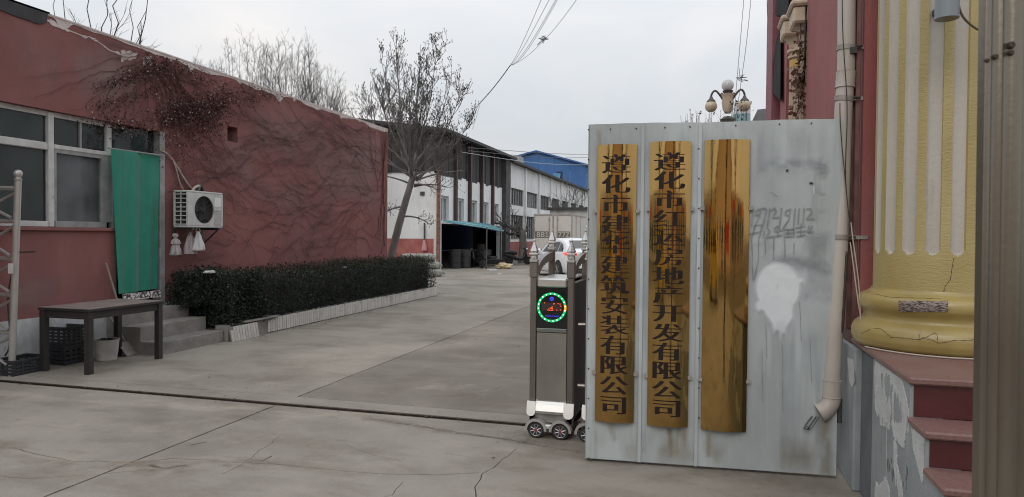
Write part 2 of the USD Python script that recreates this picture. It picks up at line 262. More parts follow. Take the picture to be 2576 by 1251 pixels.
# ---------------------------------------------------------------- red building on the left (front wall x = -7.6)
XW = -7.6
redp = mat('red_plaster', (0.192, 0.079, 0.072), (0.245, 0.104, 0.095), scale=1.1, rough=0.85, spec=0.2, bump=0.35, bscale=35.0, layers=[((0.145, 0.080, 0.075), 0.7, (1, 1, 0.35), 0.46, 0.72, 0.6), ((0.30, 0.155, 0.14), 3.0, (1, 1, 0.25), 0.58, 0.78, 0.35), ((0.12, 0.095, 0.085), 6.0, (1, 1, 0.12), 0.58, 0.76, 0.45)])
paleplaster = mat('pale_grey_plaster', (0.36, 0.37, 0.38), (0.50, 0.50, 0.50), scale=2.2, rough=0.85, bump=0.3, layers=[((0.13, 0.13, 0.12), 2.2, (1, 1, 0.5), 0.52, 0.72, 0.6), ((0.2, 0.17, 0.13), 7.0, (1, 1, 0.4), 0.6, 0.75, 0.5)])
peel = mat('peeled_plaster', (0.50, 0.43, 0.40), (0.62, 0.55, 0.52), scale=6.0, rough=0.9, bump=0.5)
darkroom = mat('dark_interior', (0.06, 0.06, 0.06), rough=0.9)
tar = mat('tar_felt', (0.020, 0.020, 0.021), (0.04, 0.04, 0.04), scale=8.0, rough=0.7, bump=0.4)
hs = thing('red_building', 'long low maroon plastered building with creeper stems, window band and flat roof', 'building', (XW, 9, 0))
wy = lambda x0: (lambda u, w, n: (x0+n, u, w))
H = 4.18
front = sbox(2.0, 0.0, 15.9, H).difference(unary_union([sbox(4.6, 1.64, 7.60, 3.05), sbox(7.58, 0.50, 8.46, 3.05), sbox(9.86, 3.11, 10.12, 3.36)]))
front_hi = front.difference(sbox(0, 0, 20, 0.57))
obj('wall', MB().poly(front_hi, wy(XW-0.22), 0.22).box((-13.5, 15.68, 0), (XW-0.22, 15.9, H)).box((-13.5, 2.0, 0), (-13.3, 15.68, H)).box((-13.3, 2.0, 0), (XW-0.22, 2.2, H)), redp, hs, smooth=False)
obj('plinth', MB().poly(sbox(2.0, 0, 7.5, 0.57), wy(XW-0.22), 0.235).poly(sbox(8.5, 0, 15.9, 0.57), wy(XW-0.22), 0.22), paleplaster, hs, smooth=False)
obj('roof', MB().box((-13.3, 2.2, H-0.3), (XW-0.22, 15.68, H-0.15)), tar, hs, smooth=False)
obj('interior', MB().box((-13.2, 2.3, 0.3), (-9.4, 15.6, 0.31)).box((-10.8, 2.3, 0.32), (-10.7, 15.6, 3.8)), darkroom, hs, smooth=False)
# ragged pale edge along the top, the long crack, and the tar felt at the near end
rg = random.Random(3)
ys = np.arange(6.6, 15.9, 0.035); low = H-0.012-0.085*np.clip(meshkit.fbm(np.c_[ys*1.6, ys*0, ys*0+2], 5, 3)*2.0-0.72, 0.0, 1)**1.0-0.22*np.clip(meshkit.fbm(np.c_[ys*5.0, ys*0, ys*0+9], 3, 8)*2.6-1.75, 0, 1)
obj('peeled_edge', MB().poly(Polygon([(y, H+0.004) for y in (6.6, 15.9)]+[(y, z) for y, z in zip(ys[::-1], low[::-1])]), wy(XW), 0.006).box((XW-0.22, 6.6, H), (XW+0.012, 15.9, H+0.02)), peel, hs, smooth=False)
ck = [PX(*p, XW)[1:] for p in ((112, 52), (150, 70), (200, 88), (232, 97), (262, 118), (300, 136), (318, 132), (342, 142))]
L = jit(ck, 0.05, 0.02, 4); pg = unary_union([Point(p).buffer(0.006+0.04*max(0, meshkit.noise(np.array([p[0]*7, p[1]*7, 1.0]))-0.35), 5) for p in L.coords]+[L.buffer(0.008)])
pg = pg.union(Polygon([PX(*p, XW)[1:] for p in ((308, 130), (345, 136), (340, 150), (322, 146), (312, 152))])).union(Polygon([PX(*p, XW)[1:] for p in ((364, 150), (374, 146), (378, 158), (366, 160))]))
pg = unary_union([noise_blob(Polygon(L.buffer(0.042).exterior), 0.008, 0.42, 5, (11, 11)), L.buffer(0.006), noise_blob(Polygon([PX(*p, XW)[1:] for p in ((300, 122), (350, 130), (348, 156), (320, 152), (304, 158))]), 0.008, 0.25, 6, (9, 9)), noise_blob(Polygon([PX(*p, XW)[1:] for p in ((358, 144), (380, 142), (384, 164), (360, 166))]), 0.008, 0.22, 7, (9, 9))])
obj('peeled_crack', MB().poly(pg, wy(XW), 0.004), peel, hs, smooth=False)
soft('weather_stain', sbox(2.3, 3.0, 9.0, 4.15), lambda u, w, n: (XW+0.003, u, w), softmat('grey_wall_stain', (0.12, 0.085, 0.08), (0.17, 0.12, 0.11), 6.0, 0.9), hs, 0.55, 0.5, (2.2, 0.5), 0.44, 4, 3, 0.04)
soft('weather_stain', sbox(8.6, 1.9, 15.8, 4.15), lambda u, w, n: (XW+0.003, u, w), LOOKS['grey_wall_stain'], hs, 0.4, 0.7, (0.6, 1.1), 0.40, 4, 4, 0.05)
soft('weather_stain', sbox(2.3, 0.6, 7.4, 1.1), lambda u, w, n: (XW+0.003, u, w), LOOKS['grey_wall_stain'], hs, 0.5, 0.25, (2.2, 2.0), 0.40, 4, 5, 0.03)
pt = [PX(*p, XW)[1:] for p in ((-60, 5), (-60, 20), (0, 26), (40, 42), (75, 55), (95, 62), (115, 58), (116, 34))]
pg = Polygon(jit([(2.2, H+0.03)]+[(2.2, 3.95)]+[tuple(p) for p in pt[2:]], 0.03, 0.05, 6).coords[:]+[(6.62, H+0.03)]).buffer(0)
obj('tar_felt', MB().poly(pg, wy(XW), 0.012).box((XW-0.4, 2.2, H+0.012), (XW+0.012, 6.62, H+0.035)), tar, hs, smooth=False)
# window band and door
whitef = mat('white_painted_frame', (0.40, 0.39, 0.37), (0.52, 0.51, 0.485), scale=7.0, rough=0.5, layers=[((0.2, 0.17, 0.14), 9.0, (1, 1, 1), 0.58, 0.72, 0.6)], bump=0.1)
greyf = mat('grey_frame', (0.20, 0.20, 0.195), (0.28, 0.28, 0.27), scale=7.0, rough=0.55, layers=[((0.15, 0.13, 0.11), 9.0, (1, 1, 1), 0.55, 0.72, 0.6)])
glass = glassmat('window_glass', (0.45, 0.50, 0.48), (0.065, 0.072, 0.066), 0.30)
dusty = glassmat('dusty_glass', (0.5, 0.52, 0.52), (0.085, 0.09, 0.09), 0.92)
XF = XW-0.06
win = obj('window', MB().box((XF-0.06, 4.60, 2.985), (XF, 7.58, 3.045)).box((XF-0.05, 4.60, 2.575), (XF+0.012, 6.64, 2.665), 0.008).box((XF-0.05, 6.72, 2.60), (XF+0.01, 7.55, 2.655), 0.008).box((XF-0.06, 4.60, 1.645), (XF+0.015, 6.64, 1.715), 0.006).box((XF-0.06, 6.64, 1.645), (XF+0.018, 6.72, 3.04), 0.008).box((XF-0.06, 7.50, 2.60), (XF+0.014, 7.58, 3.04), 0.008), whitef, hs)
obj('frame', MB().box((XF-0.06, 6.74, 1.645), (XF+0.004, 7.5, 1.72)).box((XF-0.06, 7.42, 1.72), (XF+0.004, 7.58, 2.60)).box((XF-0.05, 6.72, 2.555), (XF+0.003, 7.42, 2.60)).box((XF-0.06, 6.72, 1.72), (XF+0.003, 6.76, 2.555)), greyf, win)
obj('sill', MB().box((XW-0.1, 4.55, 1.60), (XW+0.03, 7.55, 1.642), 0.006), redp, win)
for a, b_, z0, z1, m in ((4.6, 6.64, 1.715, 2.575, glass), (6.76, 7.42, 1.72, 2.555, dusty), (4.6, 6.64, 2.665, 2.985, glass), (6.72, 7.10, 2.655, 2.985, glass), (7.13, 7.50, 2.655, 2.985, glass)):
    obj('pane', MB().quad((XF-0.03, a, z0), (XF-0.03, b_, z0), (XF-0.03, b_, z1), (XF-0.03, a, z1)), m, win, smooth=False)
obj('glazing_bar', MB().box((XF-0.045, 7.10, 2.655), (XF-0.005, 7.13, 2.985)), greyf, win)
door = obj('door', MB().box((XF-0.06, 8.36, 0.55), (XW+0.02, 8.46, 3.05), 0.006).box((XF-0.05, 7.58, 2.66), (XW-0.01, 8.36, 2.71), 0.005).box((XF-0.05, 7.58, 0.55), (XW-0.03, 7.63, 2.66)), greyf, hs)
obj('pane', MB().quad((XF-0.03, 7.58, 2.71), (XF-0.03, 8.36, 2.71), (XF-0.03, 8.36, 3.04), (XF-0.03, 7.58, 3.04)), glass, door, smooth=False)
obj('threshold', MB().box((XW-0.2, 7.5, 0.50), (XW+0.01, 8.5, 0.552)), paleplaster, door, smooth=False)
cloth = mat('green_cloth', (0.009, 0.22, 0.14), (0.014, 0.265, 0.175), scale=3.0, rough=0.8, sheen=0.3, bump=0.15, bscale=250, trans=0.25)
cur = thing('door_curtain', 'long green cloth curtain hanging in the doorway above the steps', 'curtain', (XW+0.03, 7.95, 0.75))
U, V = np.meshgrid(np.linspace(0, 1, 40), np.linspace(0, 1, 40))
yl, yr = 7.45+0.12*V, 8.35-0.03*V
Yc = yl+(yr-yl)*U; Zc = 2.68-1.92*V+0.015*U; Xc = XW+0.05+0.02*np.sin(U*17+V*1.5)*(0.4+V*0.6)+0.03*np.sin(U*5.0+0.6)-0.02*V
gi = np.arange(39)[:, None]*40+np.arange(39)[None]; gf = np.stack([gi, gi+1, gi+41, gi+40], -1).reshape(-1, 4)
obj('cloth', MB().add(np.stack([Xc, Yc, Zc], -1), gf), cloth, cur, smooth=True)
obj('curtain_rod', MB().tube([(XW+0.05, 7.42, 2.69), (XW+0.05, 8.42, 2.70)], 0.011, 8), greyf, cur)
lace = mat('speckled_lace', (0.06, 0.05, 0.05), (0.6, 0.57, 0.54), scale=38.0, lo=0.47, hi=0.53, rough=0.9)
obj('lace_hem', MB().box((XW+0.04, 7.66, 0.66), (XW+0.06, 8.33, 0.755)), lace, cur)
obj('vent_opening', MB().box((XW-0.25, 9.84, 3.09), (XW-0.2, 10.14, 3.38)), darkroom, hs)
# ---------------------------------------------------------------- dead creeper on the red wall
stemm = mat('creeper_stem', (0.070, 0.037, 0.033), (0.115, 0.062, 0.053), scale=20, rough=0.9)
leafm = mat('dry_red_leaf', (0.080, 0.031, 0.028), (0.14, 0.053, 0.046), scale=25, rough=0.7, rand=0.4)
leafp = mat('dry_pale_leaf', (0.30, 0.24, 0.21), (0.42, 0.34, 0.31), scale=25, rough=0.7)
cr = thing('creeper', 'leafless creeper stems and dried red leaves clinging to the maroon wall', 'climbing plant', (XW, 9, 3))
rs = np.random.RandomState(11)
sm = MB()
def crawl(y, z, ang, n, step, r, seed, wob=1.5):
    pts = []; off = rs.uniform(0.004, 0.03)
    for i in range(n):
        if not (6.3 < y < 15.85 and 0.6 < z < 4.16): break
        if 9.8 < y < 10.2 and 3.05 < z < 3.4: break
        if 6.3 < y < 8.5 and z < 2.95: break
        pts.append((XW+off+0.006*rs.rand(), y, z))
        a = ang+wob*(meshkit.fbm(np.array([y*0.9, z*1.4, 0.3]), 3, 5)-0.5)*2+1.5*(meshkit.noise(np.array([y*7, z*7, seed*1.37]))-0.5)+rs.normal(0, 0.16)
        y += step*math.cos(a); z += step*math.sin(a)
    if len(pts) > 3: sm.tube(pts, np.linspace(r, r*0.4, len(pts)), 3, cap=False)
for k in range(250):
    y, z = rs.uniform(9.6, 15.8), rs.uniform(1.0, 4.1)
    if z < 1.9 and rs.rand() < 0.6: continue
    crawl(y, z, math.pi+rs.normal(0.10, 0.30), rs.randint(20, 75), 0.04, rs.uniform(0.0022, 0.0052), k, 0.75)
for k in range(14): crawl(15.8-abs(rs.normal(0, 0.35)), rs.uniform(0.7, 3.9), math.pi/2+rs.normal(0, 0.25), 60, 0.05, rs.uniform(0.004, 0.010), k+600, 0.5)
for k in range(24): crawl(rs.uniform(12.5, 15.7), rs.uniform(3.2, 4.05), math.pi+rs.normal(-0.1, 0.15), 70, 0.05, rs.uniform(0.003, 0.008), k+700, 0.9)
for k in range(60): crawl(8.5+rs.normal(0, 0.35), rs.uniform(3.9, 4.12), -math.pi/2+rs.choice([-0.95, 0.75])+rs.normal(0, 0.4), 40, 0.05, rs.uniform(0.003, 0.006), k+800, 0.8)
for k in range(40): crawl(rs.uniform(8.6, 14.5), rs.uniform(1.0, 1.9), rs.choice([0, math.pi])+rs.normal(0, 0.6), 22, 0.04, rs.uniform(0.002, 0.0045), k+900, 1.2)
obj('stem_mass', sm, stemm, cr, smooth=False, kind='stuff')
def leafquads(P, size, rs, up_bias=0.0):
    n = len(P); d = rs.normal(size=(n, 3)); d[:, 2] -= up_bias; d /= np.linalg.norm(d, axis=1, keepdims=True)
    e = np.cross(d, rs.normal(size=(n, 3))); e /= np.linalg.norm(e, axis=1, keepdims=True); s = size[:, None]
    nrm = np.cross(d, e)
    V = np.stack([P, P+d*s*0.5+e*s*0.38+nrm*s*0.12, P+d*s, P+d*s*0.5-e*s*0.38+nrm*s*0.12], 1).reshape(-1, 3); i = np.arange(n)[:, None]*4
    return V, np.vstack([i+[0, 1, 2], i+[0, 2, 3]])
def wallpts(n, px, py, sx, sy):
    out = []
    for _ in range(n):
        p = PX(px+rs.normal(0, sx), py+rs.normal(0, sy), XW)
        if 6.2 < p[1] < 15.8 and p[2] < 4.16: out.append((XW+abs(rs.normal(0.015, 0.04))+0.005, p[1], p[2]))
    return out
pts = []
for a, c_, n in (((300, 312), (420, 300), 380), ((420, 300), (480, 270), 1100), ((480, 280), (560, 250), 1300), ((560, 250), (680, 228), 700), ((470, 330), (560, 290), 700), ((255, 288), (300, 310), 120)):
    for i in range(16):
        q = np.array(a)+(np.array(c_)-a)*(i+0.5)/16; pts += wallpts(n//16, q[0], q[1], 17, 19)
for a, c_, n, s in (((230, 222), (420, 170), 330, 6), ((225, 266), (410, 225), 330, 8), ((300, 200), (420, 150), 420, 10), ((420, 150), (520, 215), 230, 6), ((440, 160), (600, 235), 170, 5), ((405, 140), (440, 290), 380, 14), ((395, 330), (440, 400), 200, 14), ((480, 350), (560, 360), 170, 22), ((210, 300), (300, 318), 100, 5), ((640, 235), (700, 240), 60, 6)):
    for i in range(12):
        q = np.array(a)+(np.array(c_)-a)*(i+0.5)/12; pts += wallpts(int(n//12*0.9), q[0], q[1], s*1.9, s*1.15)
pts = np.array(pts); k = rs.rand(len(pts)) < 0.075
obj('leaf_mass', MB().add(*leafquads(pts[~k], rs.uniform(0.016, 0.040, (~k).sum()), rs, 0.6)), leafm, cr, smooth=False, kind='stuff')
obj('pale_leaf_mass', MB().add(*leafquads(pts[k]+[0.015, 0, 0], rs.uniform(0.016, 0.034, k.sum()), rs, 0.6)), leafp, cr, smooth=False, kind='stuff')
# ---------------------------------------------------------------- air conditioner, its pipes, bags
acw = mat('aged_white_casing', (0.40, 0.40, 0.385), (0.50, 0.50, 0.48), scale=5, rough=0.5, layers=[((0.2, 0.17, 0.15), 6.0, (1, 1, 0.3), 0.57, 0.75, 0.45)])
blk = mat('black_plastic', (0.018, 0.018, 0.019), rough=0.45); dgrey = mat('dark_grey', (0.05, 0.05, 0.052), rough=0.6)
ac = thing('air_conditioner', 'aged white outdoor air conditioner unit on brackets under the wall vent hole', 'air conditioner', (-7.4, 8.9, 1.66))
A0, A1, B0, B1, Z0, Z1 = -7.50, -7.25, 8.53, 9.30, 1.665, 2.21
obj('casing', MB().box((A0, B0, Z1-0.03), (A1, B1, Z1), 0.008).box((A0, B0, Z0), (A1, B1, Z0+0.03), 0.008).box((A0, B1-0.02, Z0+0.03), (A1, B1, Z1-0.03)).poly(sbox(B0, Z0+0.03, B1-0.02, Z1-0.03).difference(Point(8.88, 1.935).buffer(0.205, 24)), wy(A1-0.015), 0.015).box((A0, B0, Z0+0.03), (A0+0.015, B1-0.02, Z1-0.03)), acw, ac, smooth=False)
obj('coil', MB().box((A0+0.016, B0+0.03, Z0+0.035), (A1-0.1, B1-0.03, Z1-0.035)), dgrey, ac, smooth=False)
gr = MB()
for i in range(8): z = Z0+0.04+i*0.063; gr.box((A0+0.015, B0, z), (A1-0.016, B0+0.018, z+0.014))
for x in (A0+0.017, (A0+A1)/2-0.006, A1-0.03): gr.box((x, B0+0.002, Z0+0.03), (x+0.013, B0+0.02, Z1-0.03))
obj('side_grille', gr, acw, ac, smooth=False)
fg = MB()
for r in np.linspace(0.03, 0.2, 9): fg.tube([(A1+0.004, 8.88+r*math.cos(a), 1.935+r*math.sin(a)) for a in np.linspace(0, 2*math.pi, 25)], 0.0022, 4, cap=False)
for a in np.arange(6)*math.pi/6: fg.tube([(A1+0.002, 8.88-0.205*math.cos(a), 1.935-0.205*math.sin(a)), (A1+0.002, 8.88+0.205*math.cos(a), 1.935+0.205*math.sin(a))], 0.003, 4)
obj('fan_guard', fg, dgrey, ac)
fb = MB().lathe([(0.0, -0.03), (0.05, -0.03), (0.05, 0.0), (0.03, 0.02)], 14, (A1-0.06, 8.88, 1.935), (1, 0, 0))
for a in (0.3, 2.4, 4.5):
    q = [(A1-0.07+0.03*s, 8.88+r*math.cos(a+da), 1.935+r*math.sin(a+da)) for r, da, s in ((0.04, 0, 0), (0.19, -0.1, 0), (0.19, 1.1, 1), (0.04, 0.9, 1))]; fb.quad(*q)
obj('fan', fb, blk, ac)
lv = MB()
for i in range(8): z = 1.72+i*0.03; lv.box((A1, 9.10, z), (A1+0.008, 9.26, z+0.012))
obj('louvre_panel', lv, acw, ac, smooth=False); obj('label_plate', MB().box((A1, 9.11, 1.99), (A1+0.002, 9.25, 2.13)), mat('label_white', (0.62, 0.62, 0.6), rough=0.5), ac)
for y in (8.62, 9.2): obj('bracket', MB().box((XW, y, Z0-0.035), (A1+0.01, y+0.035, Z0-0.002)).box((XW, y, Z0-0.3), (XW+0.03, y+0.035, Z0-0.035)).tube([(XW+0.02, y+0.018, Z0-0.28), (A1-0.03, y+0.018, Z0-0.03)], 0.012, 6), dgrey, ac)
hose = mat('pale_hose', (0.42, 0.36, 0.30), (0.30, 0.24, 0.2), scale=9, rough=0.7)
def curve(pts, n=24):
    P = np.array(pts, float); t = np.linspace(0, len(P)-1, n); from scipy.interpolate import CubicSpline
    return CubicSpline(np.arange(len(P)), P)(t)
obj('hose', MB().tube(curve([PX(*p, XW+0.03) for p in ((402, 378), (425, 392), (445, 420), (470, 460), (486, 474))]), 0.014, 7), hose, ac)
obj('hose', MB().tube(curve([PX(*p, XW+0.03) for p in ((432, 400), (444, 430), (452, 460), (462, 478))]), 0.010, 7), hose, ac)
obj('hose', MB().tube(curve([(-7.35, 8.75, 2.2), (-7.36, 8.82, 2.27), (-7.40, 8.95, 2.30), (-7.5, 9.05, 2.26), (-7.58, 9.1, 2.2)]), 0.02, 8), hose, ac)
obj('hose', MB().tube(curve([(-7.4, 8.9, 2.2), (-7.45, 9.0, 2.31), (-7.5, 9.12, 2.3), (-7.55, 9.2, 2.2)]), 0.024, 8), blk, ac)
bagw = mat('white_plastic_bag', (0.68, 0.67, 0.66), rough=0.35, trans=0.3, bump=0.4, bscale=25)
bagc = mat('clear_plastic_bag', (0.40, 0.34, 0.34), (0.5, 0.45, 0.45), scale=6, rough=0.3, trans=0.35, bump=0.4, bscale=25)
def bag(name, label, c, h, prof, m, sq=(1, 1), seed=0, handles=True):
    t = thing(name, label, 'bag', c); mb = MB().lathe([(r, z*h) for r, z in prof], 22, (0, 0, 0)); v, f = mb.get()
    a = np.arctan2(v[:, 1], v[:, 0]); k = 1+0.16*np.sin(a*5+v[:, 2]*9+seed)+0.12*np.sin(a*9+seed*2+v[:, 2]*20); v = np.c_[v[:, 0]*k*sq[0], v[:, 1]*k*sq[1], v[:, 2]]+np.array(c)
    obj('pouch', MB().add(v, f), m, t, smooth=50)
    if handles:
        for s in (-1, 1): obj('handle', MB().tube(curve([np.array(c)+q for q in ((s*0.008, s*0.02, h*0.93), (s*0.01, s*0.028, h*1.05), (0, s*0.012, h*1.2), (0, 0, h*1.23))]), 0.006, 5), m, t)
p = PX(498, 632, -7.30); bag('plastic_bag', 'white plastic carrier bag hanging from the air conditioner, rightmost', p, 0.30, [(0.06, 0), (0.105, 0.02), (0.115, 0.1), (0.09, 0.35), (0.05, 0.75), (0.022, 0.95), (0.012, 1.0)], bagw, (0.6, 1.0), 1)
p = PX(478, 640, -7.36); bag('plastic_bag', 'clear pinkish plastic bag hanging behind the white carrier bag', p, 0.34, [(0.07, 0), (0.11, 0.02), (0.10, 0.3), (0.06, 0.7), (0.022, 0.95), (0.012, 1.0)], bagc, (0.6, 1.0), 2)
p = PX(441, 643, -7.40); bag('plastic_bag', 'grey knotted plastic bag with pale crumpled neck hanging left of the carrier bags', p, 0.32, [(0.07, 0), (0.085, 0.05), (0.07, 0.3), (0.05, 0.5), (0.07, 0.53), (0.06, 0.68), (0.02, 0.78), (0.045, 0.9), (0.03, 1.0)], bagc, (0.8, 1.0), 3, False)
# ---------------------------------------------------------------- steps, table, things under it
stepc = mat('step_concrete', (0.175, 0.165, 0.148), (0.25, 0.234, 0.21), scale=3, rough=0.9, bump=0.4, bscale=30, layers=[((0.10, 0.09, 0.08), 5, (1, 1, 1), 0.55, 0.72, 0.6), ((0.3, 0.29, 0.27), 20, (1, 1, 1), 0.6, 0.75, 0.3)])
st = thing('door_steps', 'three rough concrete steps up to the curtained door', 'steps', (-7.1, 8.0, 0))
def roughbox(lo, hi, seed, amp=0.012):
    t = trimesh.creation.box(bounds=[lo, hi]).subdivide_to_size(0.06); v = np.array(t.vertices)
    c = (np.array(lo)+hi)/2; h = (np.array(hi)-lo)/2; q = np.abs((v-c)/h) > 0.999; e = q.sum(1) >= 2
    n = meshkit.fbm(v*9, 3, seed)-0.5; v += (c-v)/np.linalg.norm(c-v, axis=1, keepdims=True)*(np.where(e, np.abs(n)*3.2, n)*amp)[:, None]
    return MB().add(v, t.faces)
obj('lower_step', roughbox((-7.1, 7.42, -0.03), (-6.74, 8.66, 0.165), 1, 0.02), stepc, st, smooth=30); obj('middle_step', roughbox((-7.38, 7.42, -0.03), (-7.04, 8.66, 0.355), 2), stepc, st, smooth=30); obj('top_step', roughbox((-7.6, 7.42, -0.03), (-7.34, 8.66, 0.535), 3), stepc, st, smooth=30)
wood = mat('dark_painted_wood', (0.012, 0.010, 0.0095), (0.022, 0.018, 0.016), scale=6, stretch=(1, 1, 0.2), rough=0.55, bump=0.15); wtop = mat('worn_table_top', (0.15, 0.115, 0.10), (0.21, 0.168, 0.15), scale=5, rough=0.6, layers=[((0.12, 0.09, 0.08), 3, (1, 1, 1), 0.5, 0.75, 0.5)])
tb = thing('table', 'plain dark wooden table with pale worn top in front of the steps', 'table', (-6.95, 6.75, 0))
X0, X1, Y0, Y1, ZT = -7.26, -6.55, 6.17, 7.28, 0.735
obj('tabletop', MB().box((X0, Y0, ZT-0.006), (X1, Y1, ZT), 0.003), wtop, tb); obj('tabletop_edge', MB().box((X0-0.004, Y0-0.004, ZT-0.035), (X1+0.004, Y1+0.004, ZT-0.006), 0.004), wood, tb)
obj('apron', MB().box((X0+0.02, Y0+0.02, ZT-0.12), (X0+0.045, Y1-0.02, ZT-0.035)).box((X1-0.045, Y0+0.02, ZT-0.12), (X1-0.02, Y1-0.02, ZT-0.035)).box((X0+0.045, Y0+0.02, ZT-0.12), (X1-0.045, Y0+0.045, ZT-0.035)).box((X0+0.045, Y1-0.045, ZT-0.12), (X1-0.045, Y1-0.02, ZT-0.035)), wood, tb, smooth=False)
for x in (X0+0.005, X1-0.075):
    for y in (Y0+0.005, Y1-0.075): obj('leg', MB().box((x, y, 0), (x+0.07, y+0.07, ZT-0.035), 0.004), wood, tb)
crate = mat('dark_plastic', (0.016, 0.018, 0.022), (0.03, 0.032, 0.036), scale=4, rough=0.55)
def basket(name, label, c, sx, sy, h, n, group=None):
    t = thing(name, label, 'crate', c); x, y, z = c
    obj('base', MB().box((x-sx/2, y-sy/2, z), (x+sx/2, y+sy/2, z+0.012)), crate, t, smooth=False)
    for k in range(4):
        sl = MB(); ax = k % 2; s = 1 if k > 1 else -1; L = sy if ax == 0 else sx
        for i in range(n):
            z0 = z+0.012+(h-0.02)*i/n; th = (h-0.02)/n*0.72
            if ax == 0: sl.box((x+s*sx/2-0.006, y-sy/2, z0), (x+s*sx/2+0.006, y+sy/2, z0+th))
            else: sl.box((x-sx/2, y+s*sy/2-0.006, z0), (x+sx/2, y+s*sy/2+0.006, z0+th))
        for i in range(5):
            u = -L/2+L*i/4
            if ax == 0: sl.box((x+s*sx/2-0.009, y+u-0.012, z), (x+s*sx/2+0.009, y+u+0.012, z+h-0.01))
            else: sl.box((x+u-0.012, y+s*sy/2-0.009, z), (x+u+0.012, y+s*sy/2+0.009, z+h-0.01))
        obj('slatted_side', sl, crate, t, smooth=False)
    obj('rim', MB().box((x-sx/2-0.015, y-sy/2-0.015, z+h-0.02), (x+sx/2+0.015, y-sy/2+0.01, z+h)).box((x-sx/2-0.015, y+sy/2-0.01, z+h-0.02), (x+sx/2+0.015, y+sy/2+0.015, z+h)).box((x-sx/2-0.015, y-sy/2+0.01, z+h-0.02), (x-sx/2+0.01, y+sy/2-0.01, z+h)).box((x+sx/2-0.01, y-sy/2+0.01, z+h-0.02), (x+sx/2+0.015, y+sy/2-0.01, z+h)), crate, t, smooth=False)
basket('plastic_crate', 'low dark plastic crate on the ground left of the table', (-7.42, 6.08, 0), 0.32, 0.42, 0.17, 4)
basket('plastic_crate', 'large black crate under the table, bottom of the stack', tuple(PG(160, 912)), 0.36, 0.30, 0.23, 4); basket('plastic_crate', 'black basket with horizontal slats on top of the crate stack under the table', tuple(PG(160, 912)+[0, 0, 0.232]), 0.35, 0.29, 0.22, 5)
pot = thing('bucket', 'whitish bucket full of coal under the table', 'bucket', tuple(PG(268, 904)))
c = PG(268, 904); potm = mat('dirty_white_plastic', (0.36, 0.345, 0.32), (0.46, 0.44, 0.41), scale=6, rough=0.55, layers=[((0.14, 0.12, 0.1), 4, (1, 1, 1), 0.55, 0.75, 0.6)])
obj('pail', MB().lathe([(0.0, 0.005), (0.115, 0.0), (0.13, 0.12), (0.14, 0.24), (0.148, 0.245), (0.147, 0.255), (0.135, 0.255), (0.125, 0.2), (0.0, 0.2)], 24, c, caps=False), potm, pot)
cm = MB()
for i in range(46): a, r = rs.uniform(0, 6.28), 0.118*math.sqrt(rs.rand()); tt = trimesh.creation.icosphere(0, rs.uniform(0.014, 0.028)); tt.vertices *= rs.uniform(0.7, 1.3, (len(tt.vertices), 1)); cm.add(tt.vertices+c+[r*math.cos(a), r*math.sin(a), 0.225+0.03*(1-r/0.12)], tt.faces)
obj('coal', cm, blk, pot, smooth=False, kind='stuff')
wall_lean = thing('dustpan', 'worn metal dustpan shovel leaning under the table beside the steps', 'shovel', tuple(PG(333, 893)))
q = PG(335, 893); steel_worn = mat('worn_steel', (0.22, 0.20, 0.18), (0.32, 0.29, 0.26), scale=8, rough=0.6, metal=0.3)
obj('blade', MB().add([q+[0.02, -0.12, 0.005], q+[0.02, 0.13, 0.005], q+[-0.13, 0.10, 0.17], q+[-0.13, -0.13, 0.17], q+[-0.10, -0.17, 0.19], q+[0.03, -0.16, 0.04], q+[-0.10, 0.14, 0.19], q+[0.03, 0.17, 0.04]], [[0, 1, 2, 3], [5, 0, 3, 4], [1, 7, 6, 2]]), steel_worn, wall_lean)
obj('handle', MB().tube([q+[-0.13, 0, 0.17], q+[-0.30, -0.05, 0.46], q+[-0.33, -0.06, 0.52]], 0.014, 7), mat('grey_wood', (0.2, 0.17, 0.14), (0.28, 0.24, 0.2), scale=10, stretch=(1, 1, 0.1), rough=0.8), wall_lean)
p0, p1 = PX(266, 662, XW+0.05), np.array([XW+0.10, 7.56, 0.54]); brm = thing('broom', 'thin wooden broom handle leaning on the wall beside the green curtain', 'broom', tuple(p1))
obj('handle', MB().tube([p0, p1], 0.014, 7), LOOKS['grey_wood'], brm)
obj('brush_head', MB().box(p1+[-0.03, -0.09, 0.0], p1+[0.03, 0.09, 0.07], 0.01), dgrey, brm)
# ---------------------------------------------------------------- planter with narrow tiles, hedge
pl = thing('planter', 'low planter wall faced with narrow white tiles in front of the hedge', 'planter', (-6.7, 12.8, 0))
core = roughbox((-6.90, 8.68, -0.03), (-6.675, 16.95, 0.232), 6, 0.012); obj('core_wall', core, stepc, pl, smooth=30)
obj('end_wall', roughbox((-7.58, 16.75, -0.03), (-6.91, 16.95, 0.225), 7), stepc, pl, smooth=30); obj('soil_fill', MB().box((-7.6, 8.68, -0.02), (-6.905, 16.74, 0.17)), soil, pl, smooth=False)
tiles = [mat('tile_%s' % n, c1, c2, scale=12, rough=0.45, bump=0.08, layers=[((0.17, 0.14, 0.11), 3.0, (1, 1, 1), 0.5, 0.75, 0.5)]) for n, c1, c2 in (('white', (0.42, 0.40, 0.37), (0.50, 0.48, 0.45)), ('cream', (0.38, 0.355, 0.32), (0.46, 0.43, 0.39)), ('grey', (0.33, 0.32, 0.30), (0.42, 0.40, 0.375)))]
y = 9.62; i = 0
while y < 16.86:
    w = 0.064; dz = rg.uniform(-0.004, 0.004); top = 0.238 if y > 9.85 else 0.20+0.012*i
    obj('tile', MB().box((-6.673, y, 0.012+dz), (-6.655+rg.uniform(-0.002, 0.002), y+w-0.007, top+dz), 0.003), tiles[rg.choice([0, 0, 1])], pl, smooth=False); y += w; i += 1
